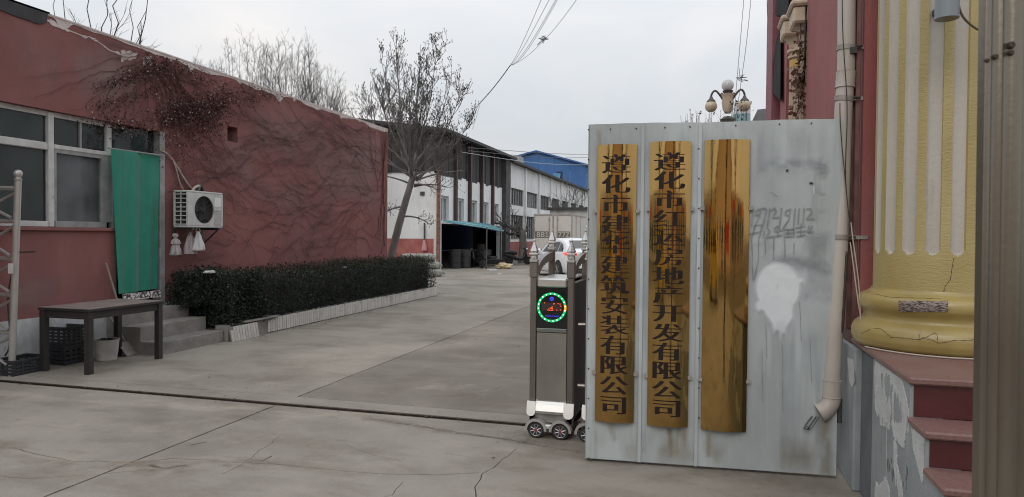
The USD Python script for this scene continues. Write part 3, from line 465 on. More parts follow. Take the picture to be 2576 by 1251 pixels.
obj('coping_slab', MB().box((-6.93, 9.0, 0.236), (-6.62, 9.86, 0.262), 0.006), stepc, pl)
tl = thing('loose_tile_panel', 'broken off panel of narrow white tiles leaning against the planter', 'tile panel', (-6.6, 9.0, 0))
for i in range(10):
    y = 8.66+i*0.064; hz = 0.22 if i else 0.17
    v = MB().box((0, y, 0), (0.02, y+0.057, hz), 0.003).get(); vv = v[0].copy(); tilt = 0.10; vv[:, 0] = -6.60+v[0][:, 0]-v[0][:, 2]*tilt; vv[:, 1] = v[0][:, 1]-v[0][:, 2]*0.10
    obj('tile', MB().add(vv, v[1]), tiles[i % 2], tl, smooth=False)
v = MB().box((-0.016, 8.66, 0.005), (-0.002, 9.29, 0.215)).get(); vv = v[0].copy(); vv[:, 0] = -6.60+v[0][:, 0]-v[0][:, 2]*0.10; vv[:, 1] -= vv[:, 2]*0.1; obj('mortar_back', MB().add(vv, v[1]), stepc, tl, smooth=False)
hedge = thing('hedge', 'long dense dark green clipped hedge in the tiled planter', 'hedge', (-7.1, 12.5, 0.2))
leafg = mat('hedge_leaf', (0.020, 0.033, 0.023), (0.044, 0.064, 0.040), scale=3.0, spec=0.25, rough=0.6, rand=0.45, layers=[((0.06, 0.05, 0.03), 2.5, (1, 1, 1), 0.55, 0.7, 0.6)])
N = 112000; P = np.c_[rs.uniform(-7.52, -6.55, N), np.where(rs.rand(N) < 0.30, rs.uniform(8.2, 9.6, N), rs.uniform(8.2, 16.95, N)), rs.uniform(0.2, 1.14, N)]
f1 = meshkit.fbm(P*[2.2, 2.2, 2.2], 3, 4); top = 0.97+0.10*(meshkit.fbm(np.c_[P[:, 1]*1.3, P[:, 0]*2, P[:, 0]*0], 3, 9)-0.5)*2+0.04*np.exp(-((P[:, 1]-8.0)/0.7)**2)
fx = -6.66+0.10*(f1-0.5)*2-0.10*np.clip((P[:, 2]-0.85)/0.2, 0, 1)**2-0.02*np.clip((0.35-P[:, 2])/0.15, 0, 1)
# the near end rounds back behind the steps
near = 8.72-0.34*np.clip((-6.75-P[:, 0])/0.8, 0, 1)**0.5; near += np.where(P[:, 2] < 0.56-0.1*np.clip(-6.75-P[:, 0], 0, 0.7)/0.7, np.clip(8.68-near, 0, 9), 0)
keep = (P[:, 2] < top+0.09*rs.rand(N)**2) & (P[:, 0] < fx+0.02*rs.rand(N)) & (P[:, 1] > near+0.12*(f1-0.5)) & (P[:, 1] < 16.9+0.12*(f1-0.5))
depth = np.minimum(np.minimum(top-P[:, 2], fx-P[:, 0]), np.minimum(P[:, 1]-near, 16.95-P[:, 1])); keep &= (depth < 0.20)
obj('foliage', MB().add(*leafquads(P[keep], rs.uniform(0.022, 0.045, keep.sum()), rs, -0.3)), leafg, hedge, smooth=False, kind='stuff')
kd = keep & (rs.rand(N) < 0.035); obj('dry_leaf_mass', MB().add(*leafquads(P[kd]+[0.01, 0, 0.005], rs.uniform(0.02, 0.04, kd.sum()), rs)), mat('dusty_leaf', (0.085, 0.075, 0.045), (0.14, 0.12, 0.07), scale=8, rough=0.8), hedge, smooth=False, kind='stuff')
tw = MB()
for i in range(700):
    y = rs.uniform(8.9, 16.8); x = rs.uniform(-7.4, -6.8); tw.tube([(x, y, 0.25), (x+rs.normal(0, 0.05), y+rs.normal(0, 0.06), 0.7), (x+rs.normal(0, 0.09), y+rs.normal(0, 0.1), 0.95+rs.rand()*0.14)], [0.006, 0.004, 0.002], 3, cap=False)
obj('twig_mass', tw, stemm, hedge, smooth=False, kind='stuff')
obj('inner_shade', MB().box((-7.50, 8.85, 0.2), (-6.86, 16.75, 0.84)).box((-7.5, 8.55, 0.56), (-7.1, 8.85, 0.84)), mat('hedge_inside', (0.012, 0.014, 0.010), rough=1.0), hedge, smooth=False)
def crumple(name, label, c, s, m, seed):
    t = trimesh.creation.icosphere(3, 1.0); v = t.vertices*s; v *= (1+1.0*(meshkit.fbm(t.vertices*2.2+seed, 3, seed)-0.5))[:, None]; obj(name, MB().add(v+c, t.faces), m, smooth=20, label=label, cat='litter')
crumple('litter', 'crumpled white plastic film lying on the near end of the hedge', PX(527, 688, -6.95)+[0, 0, 0.02], np.array([0.07, 0.11, 0.02]), bagw, 3)
crumple('litter', 'small white scrap lying on the middle of the hedge top', PX(868, 673, -7.0), np.array([0.05, 0.09, 0.018]), bagw, 5)
# ---------------------------------------------------------------- lattice gate end on the far left
steel = mat('brushed_stainless', (0.36, 0.34, 0.315), (0.44, 0.415, 0.39), scale=3, stretch=(1, 1, 0.3), rough=0.32, rough2=0.45, metal=0.55)
fe = thing('lattice_fence', 'stainless steel lattice fence with ball topped end post at the left edge', 'fence', (-7.31, 5.9, 0))
obj('post', MB().tube([(-7.32, 5.9, 0), (-7.215, 5.9, 2.14)], 0.035, 14), steel, fe)
obj('ball_finial', MB().lathe([(0.0, 0), (0.036, 0.0), (0.04, 0.02), (0.03, 0.028), (0.028, 0.036), (0.042, 0.06), (0.045, 0.078), (0.04, 0.1), (0.022, 0.117), (0.0, 0.122)], 18, (-7.214, 5.9, 2.14), caps=False), steel, fe)
zz = [2.06, 1.70, 1.285, 0.89, 0.475, 0.09]
for z in zz: obj('rail', MB().tube([(-10.2, 5.9, z+0.02), (-7.30+0.05*z, 5.9, z)], 0.026, 10), steel, fe)
for a, b_ in zip(zz, zz[1:]):
    x = -7.36+0.04*a
    for k in range(4):
        obj('brace', MB().tube([(x-0.7*k, 5.935, a-0.04), (x-0.7*k-0.35, 5.935, (a+b_)/2), (x-0.7*k-0.7, 5.935, b_+0.05)], 0.017, 8), steel, fe); obj('brace', MB().tube([(x-0.7*k, 5.865, b_+0.04), (x-0.7*k-0.35, 5.865, (a+b_)/2), (x-0.7*k-0.7, 5.865, a-0.05)], 0.017, 8), steel, fe)
obj('tag', MB().box((-7.29, 5.84, 1.13), (-7.22, 5.845, 1.24), 0.0), bagw, fe)
obj('cable', MB().tube(curve([(-7.42, 5.95, 1.95), (-7.33, 5.96, 1.6), (-7.33, 5.96, 1.3), (-7.45, 5.97, 0.9), (-7.42, 5.96, 0.5), (-7.5, 5.97, 0.2)]), 0.008, 6), blk, fe)
obj('hook_bar', MB().tube([(-7.27, 5.93, 1.36), (-7.02, 5.93, 1.37)], 0.010, 6), rust_dark, fe)
# ---------------------------------------------------------------- building with dark boarded upper storey at the back
whitew = mat('dirty_white_wall', (0.66, 0.66, 0.65), (0.75, 0.75, 0.74), scale=0.9, rough=0.85, layers=[((0.28, 0.27, 0.26), 1.1, (1, 1, 0.3), 0.55, 0.78, 0.6), ((0.36, 0.35, 0.34), 4.0, (1, 1, 0.2), 0.58, 0.74, 0.4)])
redbase = mat('faded_red_base', (0.30, 0.085, 0.075), (0.38, 0.14, 0.12), scale=2.0, rough=0.85, layers=[((0.45, 0.3, 0.26), 6, (1, 1, 1), 0.6, 0.72, 0.6)])
boards = [mat('dark_board_%s' % n, c1, c2, scale=5, stretch=(1, 1, 0.15), rough=0.8) for n, c1, c2 in (('brown', (0.022, 0.018, 0.019), (0.045, 0.036, 0.036)), ('black', (0.014, 0.013, 0.015), (0.03, 0.027, 0.03)), ('grey', (0.032, 0.029, 0.031), (0.055, 0.05, 0.05)))]
roofd = mat('dark_roof_sheet', (0.026, 0.026, 0.028), (0.05, 0.048, 0.046), scale=4, rough=0.7)
redpost = mat('dark_red_post', (0.045, 0.022, 0.023), (0.07, 0.035, 0.034), scale=5, rough=0.6)
fglass = mat('far_window_glass', (0.10, 0.12, 0.125), (0.2, 0.23, 0.23), scale=0.8, rough=0.08, spec=0.8)
XB = -11.5
bb = thing('boarded_building', 'white walled workshop with dark boarded upper part, five narrow windows and red posts', 'building', (XB, 35, 0))
wins = [(PX(a, 520, XB)[1], PX(b_, 520, XB)[1]) for a, b_ in ((1109, 1129), (1149, 1167), (1183, 1200), (1214, 1229), (1242, 1254))]
side = sbox(29.5, 0, 40.6, 4.35).difference(unary_union([sbox(a, 2.2, b_, 3.36) for a, b_ in wins]+[sbox(29.7, 0, 39.4, 2.08)]))
obj('side_wall', MB().poly(side, wy(XB-0.3), 0.3), whitew, bb, smooth=False)
fr = MB().box((-26, 29.5, 1.38), (XB-0.3, 29.8, 4.45)); obj('front_wall', fr, whitew, bb, smooth=False); obj('front_base', MB().box((-26, 29.49, 0), (XB-0.3, 29.8, 1.378)), redbase, bb, smooth=False)
obj('inside', MB().box((-16, 30, 0.0), (-15.8, 40.4, 6)).box((-15.8, 30, 2.1), (XB-0.3, 40.4, 2.18)), darkroom, bb, smooth=False)
for i in range(31):
    y = 29.45+i*0.36; obj('board', MB().box((XB-0.16+RND.uniform(0, 0.05), y, 4.28+RND.uniform(-0.03, 0.03)), (XB-0.02+RND.uniform(0, 0.05), y+0.345, 6.12)), boards[RND.randrange(3)], bb, smooth=False)
for i in range(36):
    x = XB+0.02-i*0.4; z1 = 6.0+0.136*max(0, (-11.1-x)); z1 = min(z1, 7.0); obj('board', MB().box((x-0.385, 29.42+RND.uniform(0, 0.05), 4.45+RND.uniform(-0.04, 0.04)), (x, 29.56, z1-0.02)), boards[RND.randrange(3)], bb, smooth=False)
obj('roof', MB().add([(-10.95, 28.9, 6.13), (-18.5, 28.9, 7.16), (-26, 28.9, 6.13), (-10.95, 40.9, 6.13), (-18.5, 40.9, 7.16), (-26, 40.9, 6.13), (-10.95, 28.9, 6.27), (-18.5, 28.9, 7.30), (-26, 28.9, 6.27), (-10.95, 40.9, 6.27), (-18.5, 40.9, 7.30), (-26, 40.9, 6.27)], [[6, 7, 10, 9], [7, 8, 11, 10], [0, 3, 4, 1], [1, 4, 5, 2], [0, 1, 7, 6], [1, 2, 8, 7], [0, 6, 9, 3], [3, 9, 10, 4], [4, 10, 11, 5]]), roofd, bb, smooth=False)
for x in (1142, 1178, 1208, 1236): y = PX(x, 480, XB)[1]; obj('post', MB().box((XB+0.005, y-0.09, 2.0), (XB+0.16, y+0.09, 6.12)), redpost, bb, smooth=False)
obj('corner_post', MB().tube([(XB-0.02, 29.36, 0), (XB-0.02, 29.36, 4.5)], 0.10, 8), mat('rusty_brown', (0.13, 0.05, 0.035), (0.24, 0.13, 0.10), scale=8, rough=0.9), bb)
obj('end_pillar', MB().box((XB-0.05, 39.5, 0), (XB+0.25, 40.5, 6.12)), mat('soot_grey', (0.06, 0.055, 0.055), (0.10, 0.095, 0.09), scale=2, rough=0.9), bb, smooth=False)
for a, b_ in wins:
    w = obj('window', MB().box((XB-0.2, a, 2.2), (XB-0.1, a+0.12, 3.36)).box((XB-0.2, b_-0.12, 2.2), (XB-0.1, b_, 3.36)).box((XB-0.2, a+0.12, 3.24), (XB-0.1, b_-0.12, 3.36)).box((XB-0.19, (a+b_)/2-0.05, 2.2), (XB-0.11, (a+b_)/2+0.05, 3.24)), whitef, bb, smooth=False)
    obj('pane', MB().box((XB-0.17, a+0.12, 2.2), (XB-0.15, b_-0.12, 3.24)), fglass, w, smooth=False)
obj('vent_hole', MB().box((-12.45, 29.44, 3.36), (-12.25, 29.5, 3.52)), dgrey, bb, smooth=False)
bluec = mat('faded_blue_sheet', (0.10, 0.26, 0.31), (0.16, 0.34, 0.38), scale=2, rough=0.5, layers=[((0.3, 0.32, 0.32), 5, (1, 1, 1), 0.6, 0.75, 0.5)])
cn = thing('canopy', 'faded blue corrugated canopy on a thin pole over the dark workshop front', 'canopy', (-10.5, 31, 0))
c4 = [np.array(p) for p in ((XB+0.17, 29.5, 2.22), (-9.75, 29.9, 1.99), (-9.7, 33.6, 1.84), (XB+0.17, 36.5, 2.18))]
nu, nv = 13, 81; U, V = np.meshgrid(np.linspace(0, 1, nu), np.linspace(0, 1, nv), indexing='ij')
G = ((1-U)*(1-V))[..., None]*c4[0]+(U*(1-V))[..., None]*c4[1]+(U*V)[..., None]*c4[2]+((1-U)*V)[..., None]*c4[3]; G[..., 2] += 0.03*np.sin(np.arange(nv)*math.pi/2)[None]
gi = np.arange(nu-1)[:, None]*nv+np.arange(nv-1)[None]; gf = np.stack([gi, gi+1, gi+nv+1, gi+nv], -1).reshape(-1, 4)
obj('sheet', MB().add(G, gf).add(G-[0, 0, 0.02], gf), bluec, cn, smooth=False); obj('edge_beam', MB().tube([c4[0]-[0, 0, 0.05], c4[1]-[0, 0, 0.05], c4[2]-[0, 0, 0.06]], 0.035, 6), bluec, cn)
obj('pole', MB().tube([PG(1223, 678), PG(1223, 678)+[0, 0, 1.92]], 0.035, 8), dgrey, cn); obj('pole', MB().tube([(-9.9, 33.8, 0), (-9.9, 33.8, 1.8)], 0.035, 8), dgrey, cn)
for i, (x, y, h, lab) in enumerate(((-11.2, 30.7, 0.9, 'black oil drum nearest the front corner under the blue canopy'), (-11.0, 31.5, 0.85, 'dark oil drum second from the corner under the blue canopy'), (-11.3, 34.6, 1.1, 'tall dark drum deep under the far end of the blue canopy'))):
    t = thing('oil_drum', lab, 'drum', (x, y, 0)); obj('barrel', MB().lathe([(0.26, 0), (0.29, 0.02), (0.29, h*0.33), (0.305, h*0.34), (0.29, h*0.36), (0.29, h*0.66), (0.305, h*0.67), (0.29, h*0.69), (0.29, h), (0.27, h-0.02)], 20, (x, y, 0)), (blk, dgrey, rust_dark)[i], t, smooth=30)
t = thing('scrap_heap', 'jumbled heap of dark boards and boxes in the shade under the blue canopy', 'scrap heap', (-11.0, 33.0, 0))
for k in range(16): x, y = -11.0+RND.uniform(-0.7, 0.9), 33+RND.uniform(-1.2, 1.4); z = RND.uniform(0, 0.6); obj('board', MB().box((x-RND.uniform(0.2, 0.7), y-RND.uniform(0.1, 0.4), z), (x+RND.uniform(0.2, 0.6), y+RND.uniform(0.1, 0.4), z+RND.uniform(0.05, 0.4)), 0.01, RND.uniform(0, 3)), boards[k % 3], t, smooth=False)
# sacks, scooters and oddments by the workshop
sackm = mat('woven_sack', (0.20, 0.20, 0.18), (0.30, 0.30, 0.27), scale=8, rough=0.7, bump=0.4)
for i, (x, y, z, rz, lab) in enumerate(((-10.95, 24.6, 0.14, 0.2, 'lowest left'), (-10.25, 24.5, 0.14, -0.1, 'lowest middle'), (-9.85, 24.4, 0.14, 0.4, 'lowest right'), (-10.8, 24.5, 0.42, -0.2, 'second layer left'), (-10.0, 24.5, 0.42, 0.15, 'second layer right'), (-10.75, 24.6, 0.69, 0.3, 'topmost left'), (-10.15, 24.5, 0.70, -0.35, 'topmost right'))):
    t = trimesh.creation.icosphere(3, 1.0); v = t.vertices.copy(); v = np.sign(v)*np.abs(v)**0.6*[0.42, 0.28, 0.155]; v += 0.05*(meshkit.fbm(v*5+i*3, 3, i)-0.5)[:, None]*np.array([1, 1, 1.6])
    c_, s_ = math.cos(rz), math.sin(rz); v = np.c_[v[:, 0]*c_-v[:, 1]*s_, v[:, 0]*s_+v[:, 1]*c_, v[:, 2]]; sk = thing('sack', f'grey woven sack, {lab} in the pile behind the hedge end', 'sack', (x, y, z-0.14), 'sacks piled behind the hedge'); obj('body', MB().add(v+[x, y, z], t.faces), sackm, sk, smooth=60)
    ex = np.array([0.42*c_, 0.42*s_, 0]); obj('tied_end', MB().lathe([(0.05, 0), (0.025, 0.05), (0.06, 0.11), (0.05, 0.12)], 8, np.array([x, y, z])+ex*0.95, ex/np.linalg.norm(ex)), sackm, sk)
p = PY(1067, 622, 29.4); bt = thing('wall_brush', 'pink headed brush with dark pole hanging on the white wall', 'brush', tuple(p))
obj('pole', MB().tube([p+[0, 0, 0.3], p+[0, 0, 1.1]], 0.035, 6), dgrey, bt); obj('head', MB().lathe([(0.13, -0.15), (0.12, 0.05), (0.05, 0.33)], 8, p), mat('pink_plastic', (0.5, 0.25, 0.25), rough=0.6), bt)
rub = mat('tyre_rubber', (0.016, 0.016, 0.017), (0.028, 0.027, 0.026), scale=12, rough=0.8); chrome = mat('alloy', (0.42, 0.42, 0.43), rough=0.3, metal=0.8)
def wheel(parent, c, R, w, axis, spokes=5, hub=None, m=None, name='wheel'):
    a = np.array(axis, float); a /= np.linalg.norm(a)
    p = obj(name, MB().lathe([(R*0.66, -w/2), (R*0.9, -w/2), (R, -w*0.32), (R, w*0.32), (R*0.9, w/2), (R*0.66, w/2)], 26, c, a), rub, parent)
    rm = MB().lathe([(R*0.64, w*0.2), (R*0.67, w*0.5), (R*0.70, w*0.52), (R*0.70, w*0.48), (R*0.6, w*0.15)], 26, c, a, caps=False).lathe([(0.0, w*0.3), (R*0.16, w*0.45), (R*0.12, w*0.5), (0, w*0.52)], 12, c, a, caps=False)
    e1 = np.cross(a, [0, 0, 1.0]); e1 /= np.linalg.norm(e1); e2 = np.cross(a, e1)
    for k in range(spokes):
        t_ = 2*math.pi*k/spokes+0.3; d = e1*math.cos(t_)+e2*math.sin(t_); rm.tube([np.array(c)+a*w*0.40+d*R*0.1, np.array(c)+a*w*0.42+d*R*0.66], [R*0.10, R*0.075], 6)
    obj('rim', rm, m or chrome, p)
    obj('brake_disc', MB().lathe([(0, w*0.05), (R*0.6, w*0.05), (R*0.6, w*0.1), (0, w*0.1)], 16, c, a, caps=False), dgrey, p)
    if hub is not None: obj('hub_cap', MB().lathe([(0, w*0.5), (R*0.2, w*0.5), (R*0.17, w*0.62), (0, w*0.64)], 12, c, a, caps=False), hub, p)
def scooter(c, rz, label, col, q=0.85):
    t = thing('scooter', label, 'scooter', tuple(c)); ca, sa = math.cos(rz), math.sin(rz)
    T = lambda x, y, z: np.array([c[0]+q*(x*ca-y*sa), c[1]+q*(x*sa+y*ca), z*q]); ax = (-sa, ca, 0)
    for x in (-0.6, 0.6): wheel(t, T(x, 0, 0.26), 0.26*q, 0.1, ax, m=dgrey)
    obj('body', MB().tube([T(-0.95, 0, 0.62), T(-0.5, 0, 0.55), T(-0.15, 0, 0.38), T(0.2, 0, 0.32), T(0.42, 0, 0.5), T(0.48, 0, 0.9)], [0.06, 0.13, 0.11, 0.08, 0.09, 0.05], 10), col, t, smooth=60)
    obj('seat', MB().tube([T(-0.9, 0, 0.74), T(-0.5, 0, 0.78), T(-0.1, 0, 0.74)], [0.10, 0.14, 0.11], 8), blk, t, smooth=60)
    obj('handlebar', MB().tube([T(0.30, -0.33, 1.05), T(0.45, -0.1, 1.0), T(0.45, 0.1, 1.0), T(0.30, 0.33, 1.05)], 0.022, 6).tube([T(0.62, 0, 0.3), T(0.45, 0, 1.0)], 0.03, 6), blk, t)
    obj('headlight', MB().lathe([(0.06, 0), (0.08, 0.08), (0.0, 0.11)], 10, T(0.5, 0, 0.95), (ca, sa, 0.1)), chrome, t)
scooter((-9.6, 36.2, 0), 0.5, 'dark scooter parked nearest the dark pillar of the workshop', blk); scooter((-9.2, 39.5, 0), 1.9, 'dark scooter in front of the red base of the white hall', dgrey); scooter((-10.5, 31.8, 0), 2.4, 'black scooter in the shade below the blue canopy', blk)
crumple('litter', 'yellowish heap of torn cardboard on the ground near the dark pillar', PG(1268, 676)+[0, 0, 0.12], np.array([0.35, 0.4, 0.14]), mat('cardboard', (0.42, 0.31, 0.16), (0.5, 0.42, 0.28), scale=6, rough=0.9), 7)
crumple('litter', 'white crumpled scrap on the ground right of the canopy pole', PG(1237, 682)+[0, 0, 0.03], np.array([0.28, 0.2, 0.04]), bagw, 8); crumple('litter', 'tiny white scrap on the concrete nearest to the gate', PG(1256, 692)+[0, 0, 0.03], np.array([0.06, 0.06, 0.04]), bagw, 9)
# ---------------------------------------------------------------- long white hall behind
lh = thing('white_hall', 'long white concrete hall with two rows of dark windows and red base', 'building', (XB, 58, 0))
bays = [(41.15+4.0*i, 41.15+4.0*i+3.45) for i in range(9)]
hall = sbox(40.62, 1.15, 77.5, 6.02).difference(unary_union([sbox(a, 3.45, b_, 4.52) for a, b_ in bays]+[sbox(a, 1.3, b_, 2.85) for a, b_ in bays]))
obj('wall', MB().poly(hall, wy(XB-0.25), 0.25), whitew, lh, smooth=False); obj('base', MB().box((XB-0.25, 40.62, 0), (XB+0.02, 77.5, 1.148)), redbase, lh, smooth=False)
obj('roof', MB().box((-26, 40.95, 6.02), (XB+0.35, 78, 6.16)), roofd, lh, smooth=False); obj('back_wall', MB().box((-25, 40.7, 0), (-24.8, 77.5, 6.0)).box((XB-2.2, 40.7, 0), (XB-2.1, 77.5, 6.0)), darkroom, lh, smooth=False)
for k, y in enumerate(np.arange(40.9, 77, 4.0)): obj('pilaster', MB().box((XB+0.002, y-0.15, 1.15), (XB+0.12, y+0.15, 6.02)), whitew, lh, smooth=False)
obj('chimney', MB().box((-14.5, 46, 6.16), (-12.2, 47.2, 7.0)), mat('grey_render', (0.25, 0.25, 0.25), (0.34, 0.34, 0.34), scale=3, rough=0.9), lh, smooth=False)
wfm = mat('grey_window_wood', (0.13, 0.125, 0.12), (0.2, 0.19, 0.18), scale=5, rough=0.8)
for z0, z1 in ((3.45, 4.52), (1.3, 2.85)):
    for a, b_ in bays:
        f = MB()
        for k in range(7): y = a+(b_-a-0.06)*k/6; f.box((XB-0.18, y, z0), (XB-0.08, y+0.06, z1))
        f.box((XB-0.17, a+0.06, z1-0.07), (XB-0.09, b_-0.06, z1)); f.box((XB-0.17, a+0.06, z0), (XB-0.09, b_-0.06, z0+0.07))
        w = obj('window', f, wfm, lh, smooth=False)
        obj('pane', MB().box((XB-0.15, a+0.06, z0+0.07), (XB-0.13, b_-0.06, z1-0.07)), fglass if z0 > 3 and a > 44 and a < 48 else mat('dark_pane', (0.03, 0.03, 0.032), (0.07, 0.07, 0.07), scale=1, rough=0.15), w, smooth=False)
# ---------------------------------------------------------------- blue hall
blue = mat('blue_sheet', (0.022, 0.095, 0.27), (0.035, 0.13, 0.33), scale=0.3, rough=0.5, layers=[((0.06, 0.16, 0.33), 0.6, (1, 1, 0.15), 0.5, 0.75, 0.5)]); blue2 = mat('light_blue_sheet', (0.12, 0.33, 0.52), rough=0.5)
bh = thing('blue_hall', 'tall blue steel sheet hall with low gable behind the white hall', 'building', (-20, 88, 0))
rx, rz_ = -20.25, 11.97
gz = lambda x: rz_-(0.285*(x-rx) if x > rx else 0.235*(rx-x))
for i in range(34):
    x = -37+i*1.0; zt = [gz(x), gz(x+0.985)]
    v = [(x, 85, 0), (x+0.985, 85, 0), (x+0.985, 85, zt[1]), (x, 85, zt[0])]
    if x < rx < x+0.985: v = [(x, 85, 0), (x+0.985, 85, 0), (x+0.985, 85, zt[1]), (rx, 85, rz_), (x, 85, zt[0])]
    t = trimesh.creation.extrude_polygon(Polygon([(p[0], p[2]) for p in v]), 0.06, engine='earcut'); q = np.c_[t.vertices[:, 0], 85-t.vertices[:, 2]+0.03*(i % 2), t.vertices[:, 1]]
    obj('sheet_panel', MB().add(q, t.faces), blue, bh, smooth=False)
obj('roof', MB().add([(-38, 84.6, gz(-38)), (rx, 84.6, rz_), (-2, 84.6, gz(-2)), (-38, 110, gz(-38)), (rx, 110, rz_), (-2, 110, gz(-2)), (-38, 84.6, gz(-38)+0.2), (rx, 84.6, rz_+0.2), (-2, 84.6, gz(-2)+0.2), (-38, 110, gz(-38)+0.2), (rx, 110, rz_+0.2), (-2, 110, gz(-2)+0.2)], [[0, 1, 4, 3], [1, 2, 5, 4], [6, 7, 10, 9], [7, 8, 11, 10], [0, 1, 7, 6], [1, 2, 8, 7]]), blue, bh, smooth=False)
p = PY(1403, 447, 84.8); obj('window', MB().box(p+[-0.2, 0.1, -0.7], p+[0.55, 0.12, 0.75]), mat('deep_blue_gap', (0.01, 0.02, 0.06), rough=0.6), bh, smooth=False)
obj('open_flap', MB().quad(p+[-0.9, -0.5, -0.65], p+[0.2, -0.1, -0.75], p+[0.35, -0.1, 0.5], p+[-0.45, -0.5, 0.55]), blue2, bh, smooth=False)
# ---------------------------------------------------------------- container, truck, car
cwhite = mat('container_white', (0.40, 0.39, 0.37), (0.50, 0.49, 0.46), scale=1.5, rough=0.6, layers=[((0.2, 0.16, 0.13), 2, (1, 1, 0.3), 0.55, 0.75, 0.5)])
ct = thing('container', 'whitish box shed with dark flat roof edge behind the truck', 'container', (-6, 44, 0))
for i in range(16): x = -9.1+i*0.4; obj('side_panel', MB().box((x, 42.0+0.03*(i % 2), 0), (x+0.395, 42.06, 3.15)), cwhite, ct, smooth=False)
obj('roof_edge', MB().box((-9.3, 41.8, 3.15), (-2.5, 46, 3.3)), roofd, ct, smooth=False); obj('back_panel', MB().box((-9.1, 45.8, 0), (-2.7, 45.9, 3.15)).box((-9.15, 42.06, 0), (-9.1, 45.8, 3.15)), cwhite, ct, smooth=False)
tk = thing('box_truck', 'white box truck seen from behind with a large number across its doors', 'truck', (-7.45, 35, 0))
TX0, TX1, TY, TZ0, TZ1 = -8.46, -6.44, 35.0, 0.85, 2.66
boxw = mat('truck_box', (0.44, 0.41, 0.37), (0.52, 0.49, 0.45), scale=1.4, rough=0.55, layers=[((0.25, 0.2, 0.16), 2.5, (1, 1, 0.4), 0.55, 0.75, 0.6)])
obj('box_body', MB().box((TX0, TY+0.03, TZ0), (TX1, TY+4.2, TZ1), 0.02), boxw, tk, smooth=False)
fm = mat('truck_trim', (0.25, 0.22, 0.2), (0.34, 0.30, 0.27), scale=4, rough=0.5)
obj('door_frame', MB().box((TX0-0.01, TY-0.02, TZ1-0.07), (TX1+0.01, TY+0.03, TZ1+0.02)).box((TX0-0.01, TY-0.02, TZ0), (TX0+0.05, TY+0.03, TZ1-0.07)).box((TX1-0.05, TY-0.02, TZ0), (TX1+0.01, TY+0.03, TZ1-0.07)).box((-7.47, TY-0.02, TZ0), (-7.42, TY+0.03, TZ1-0.07)), fm, tk, smooth=False)
for x0, x1 in ((TX0+0.06, -7.48), (-7.41, TX1-0.06)):
    d = obj('rear_door', MB().box((x0, TY-0.01, TZ0+0.02), (x1, TY+0.028, TZ1-0.08), 0.008), boxw, tk, smooth=False)
    xr = x1-0.16 if x0 < -8 else x0+0.2
    obj('lock_rod', MB().tube([(xr, TY-0.04, TZ0+0.05), (xr, TY-0.04, TZ1-0.1)], 0.022, 6).box((xr-0.05, TY-0.05, TZ1-0.3), (xr+0.05, TY-0.012, TZ1-0.24)), fm, d)
lw = mat('faded_white_letter', (0.42, 0.40, 0.36), rough=0.7); nb = mat('number_band', (0.10, 0.085, 0.07), (0.15, 0.13, 0.11), scale=5, rough=0.7)
for txt, x0, x1, zc in (('8B1', TX0+0.07, -7.62, 1.62), ('77Z', -7.25, TX1-0.1, 1.62)):
    bnd = obj('number_band', MB().box((x0, TY-0.014, zc-0.17), (x1, TY-0.0105, zc+0.17)), nb, tk, smooth=False)
    v, f, _ = meshkit.arrays(meshkit.text_mesh(txt, 0.24, 0.003, True)); v = np.array(v); w_ = v[:, 0].max(); v[:, 0] *= (x1-x0-0.12)/w_
    obj('lettering', MB().add(np.c_[v[:, 0]+x0+0.06, TY-0.0145-v[:, 2], v[:, 1]+zc-0.12], f), lw, bnd, smooth=False)
obj('side_strip', MB().box((TX1, TY+1.0, TZ0), (TX1+0.02, TY+1.07, TZ1)).box((TX1, TY+2.4, TZ0), (TX1+0.02, TY+2.47, TZ1)).box((TX1, TY+0.03, TZ1-0.06), (TX1+0.02, TY+4.2, TZ1)), fm, tk, smooth=False)
obj('chassis', MB().box((TX0+0.3, TY+0.1, 0.55), (TX1-0.3, TY+6, 0.84)), dgrey, tk, smooth=False); obj('bumper', MB().box((TX0+0.1, TY+0.02, 0.45), (TX1-0.1, TY+0.12, 0.6), 0.02), dgrey, tk)
obj('cab', MB().box((TX0+0.1, TY+4.35, 0.6), (TX1-0.1, TY+5.9, 2.2), 0.12), boxw, tk, smooth=False)
for y in (TY+1.3, TY+5.0):
    for x, s in ((TX0+0.2, -1), (TX1-0.2, 1)): wheel(tk, (x, y, 0.40), 0.40, 0.26, (s, 0, 0))
for x in (TX0+0.3, TX1-0.3): obj('tail_light', MB().box((x-0.15, TY-0.0, 0.66), (x+0.15, TY+0.06, 0.78), 0.01), mat('red_lens', (0.35, 0.02, 0.02), rough=0.2), tk)
# car
cpaint = mat('white_car_paint', (0.72, 0.73, 0.75), rough=0.18, spec=0.6); cglass = mat('car_glass', (0.02, 0.022, 0.025), rough=0.05, spec=0.9)
hd = math.radians(33); rl = np.array([-5.0, 25.1, 0]); fwd = np.array([-math.sin(hd), math.cos(hd), 0]); lft = np.array([-math.cos(hd), -math.sin(hd), 0]); ra = rl-lft*0.72
car = thing('car', 'white saloon car seen from behind with its left tail light glowing', 'car', tuple(ra))
CT = lambda x, y, z: ra+fwd*x+lft*y+np.array([0, 0, z])
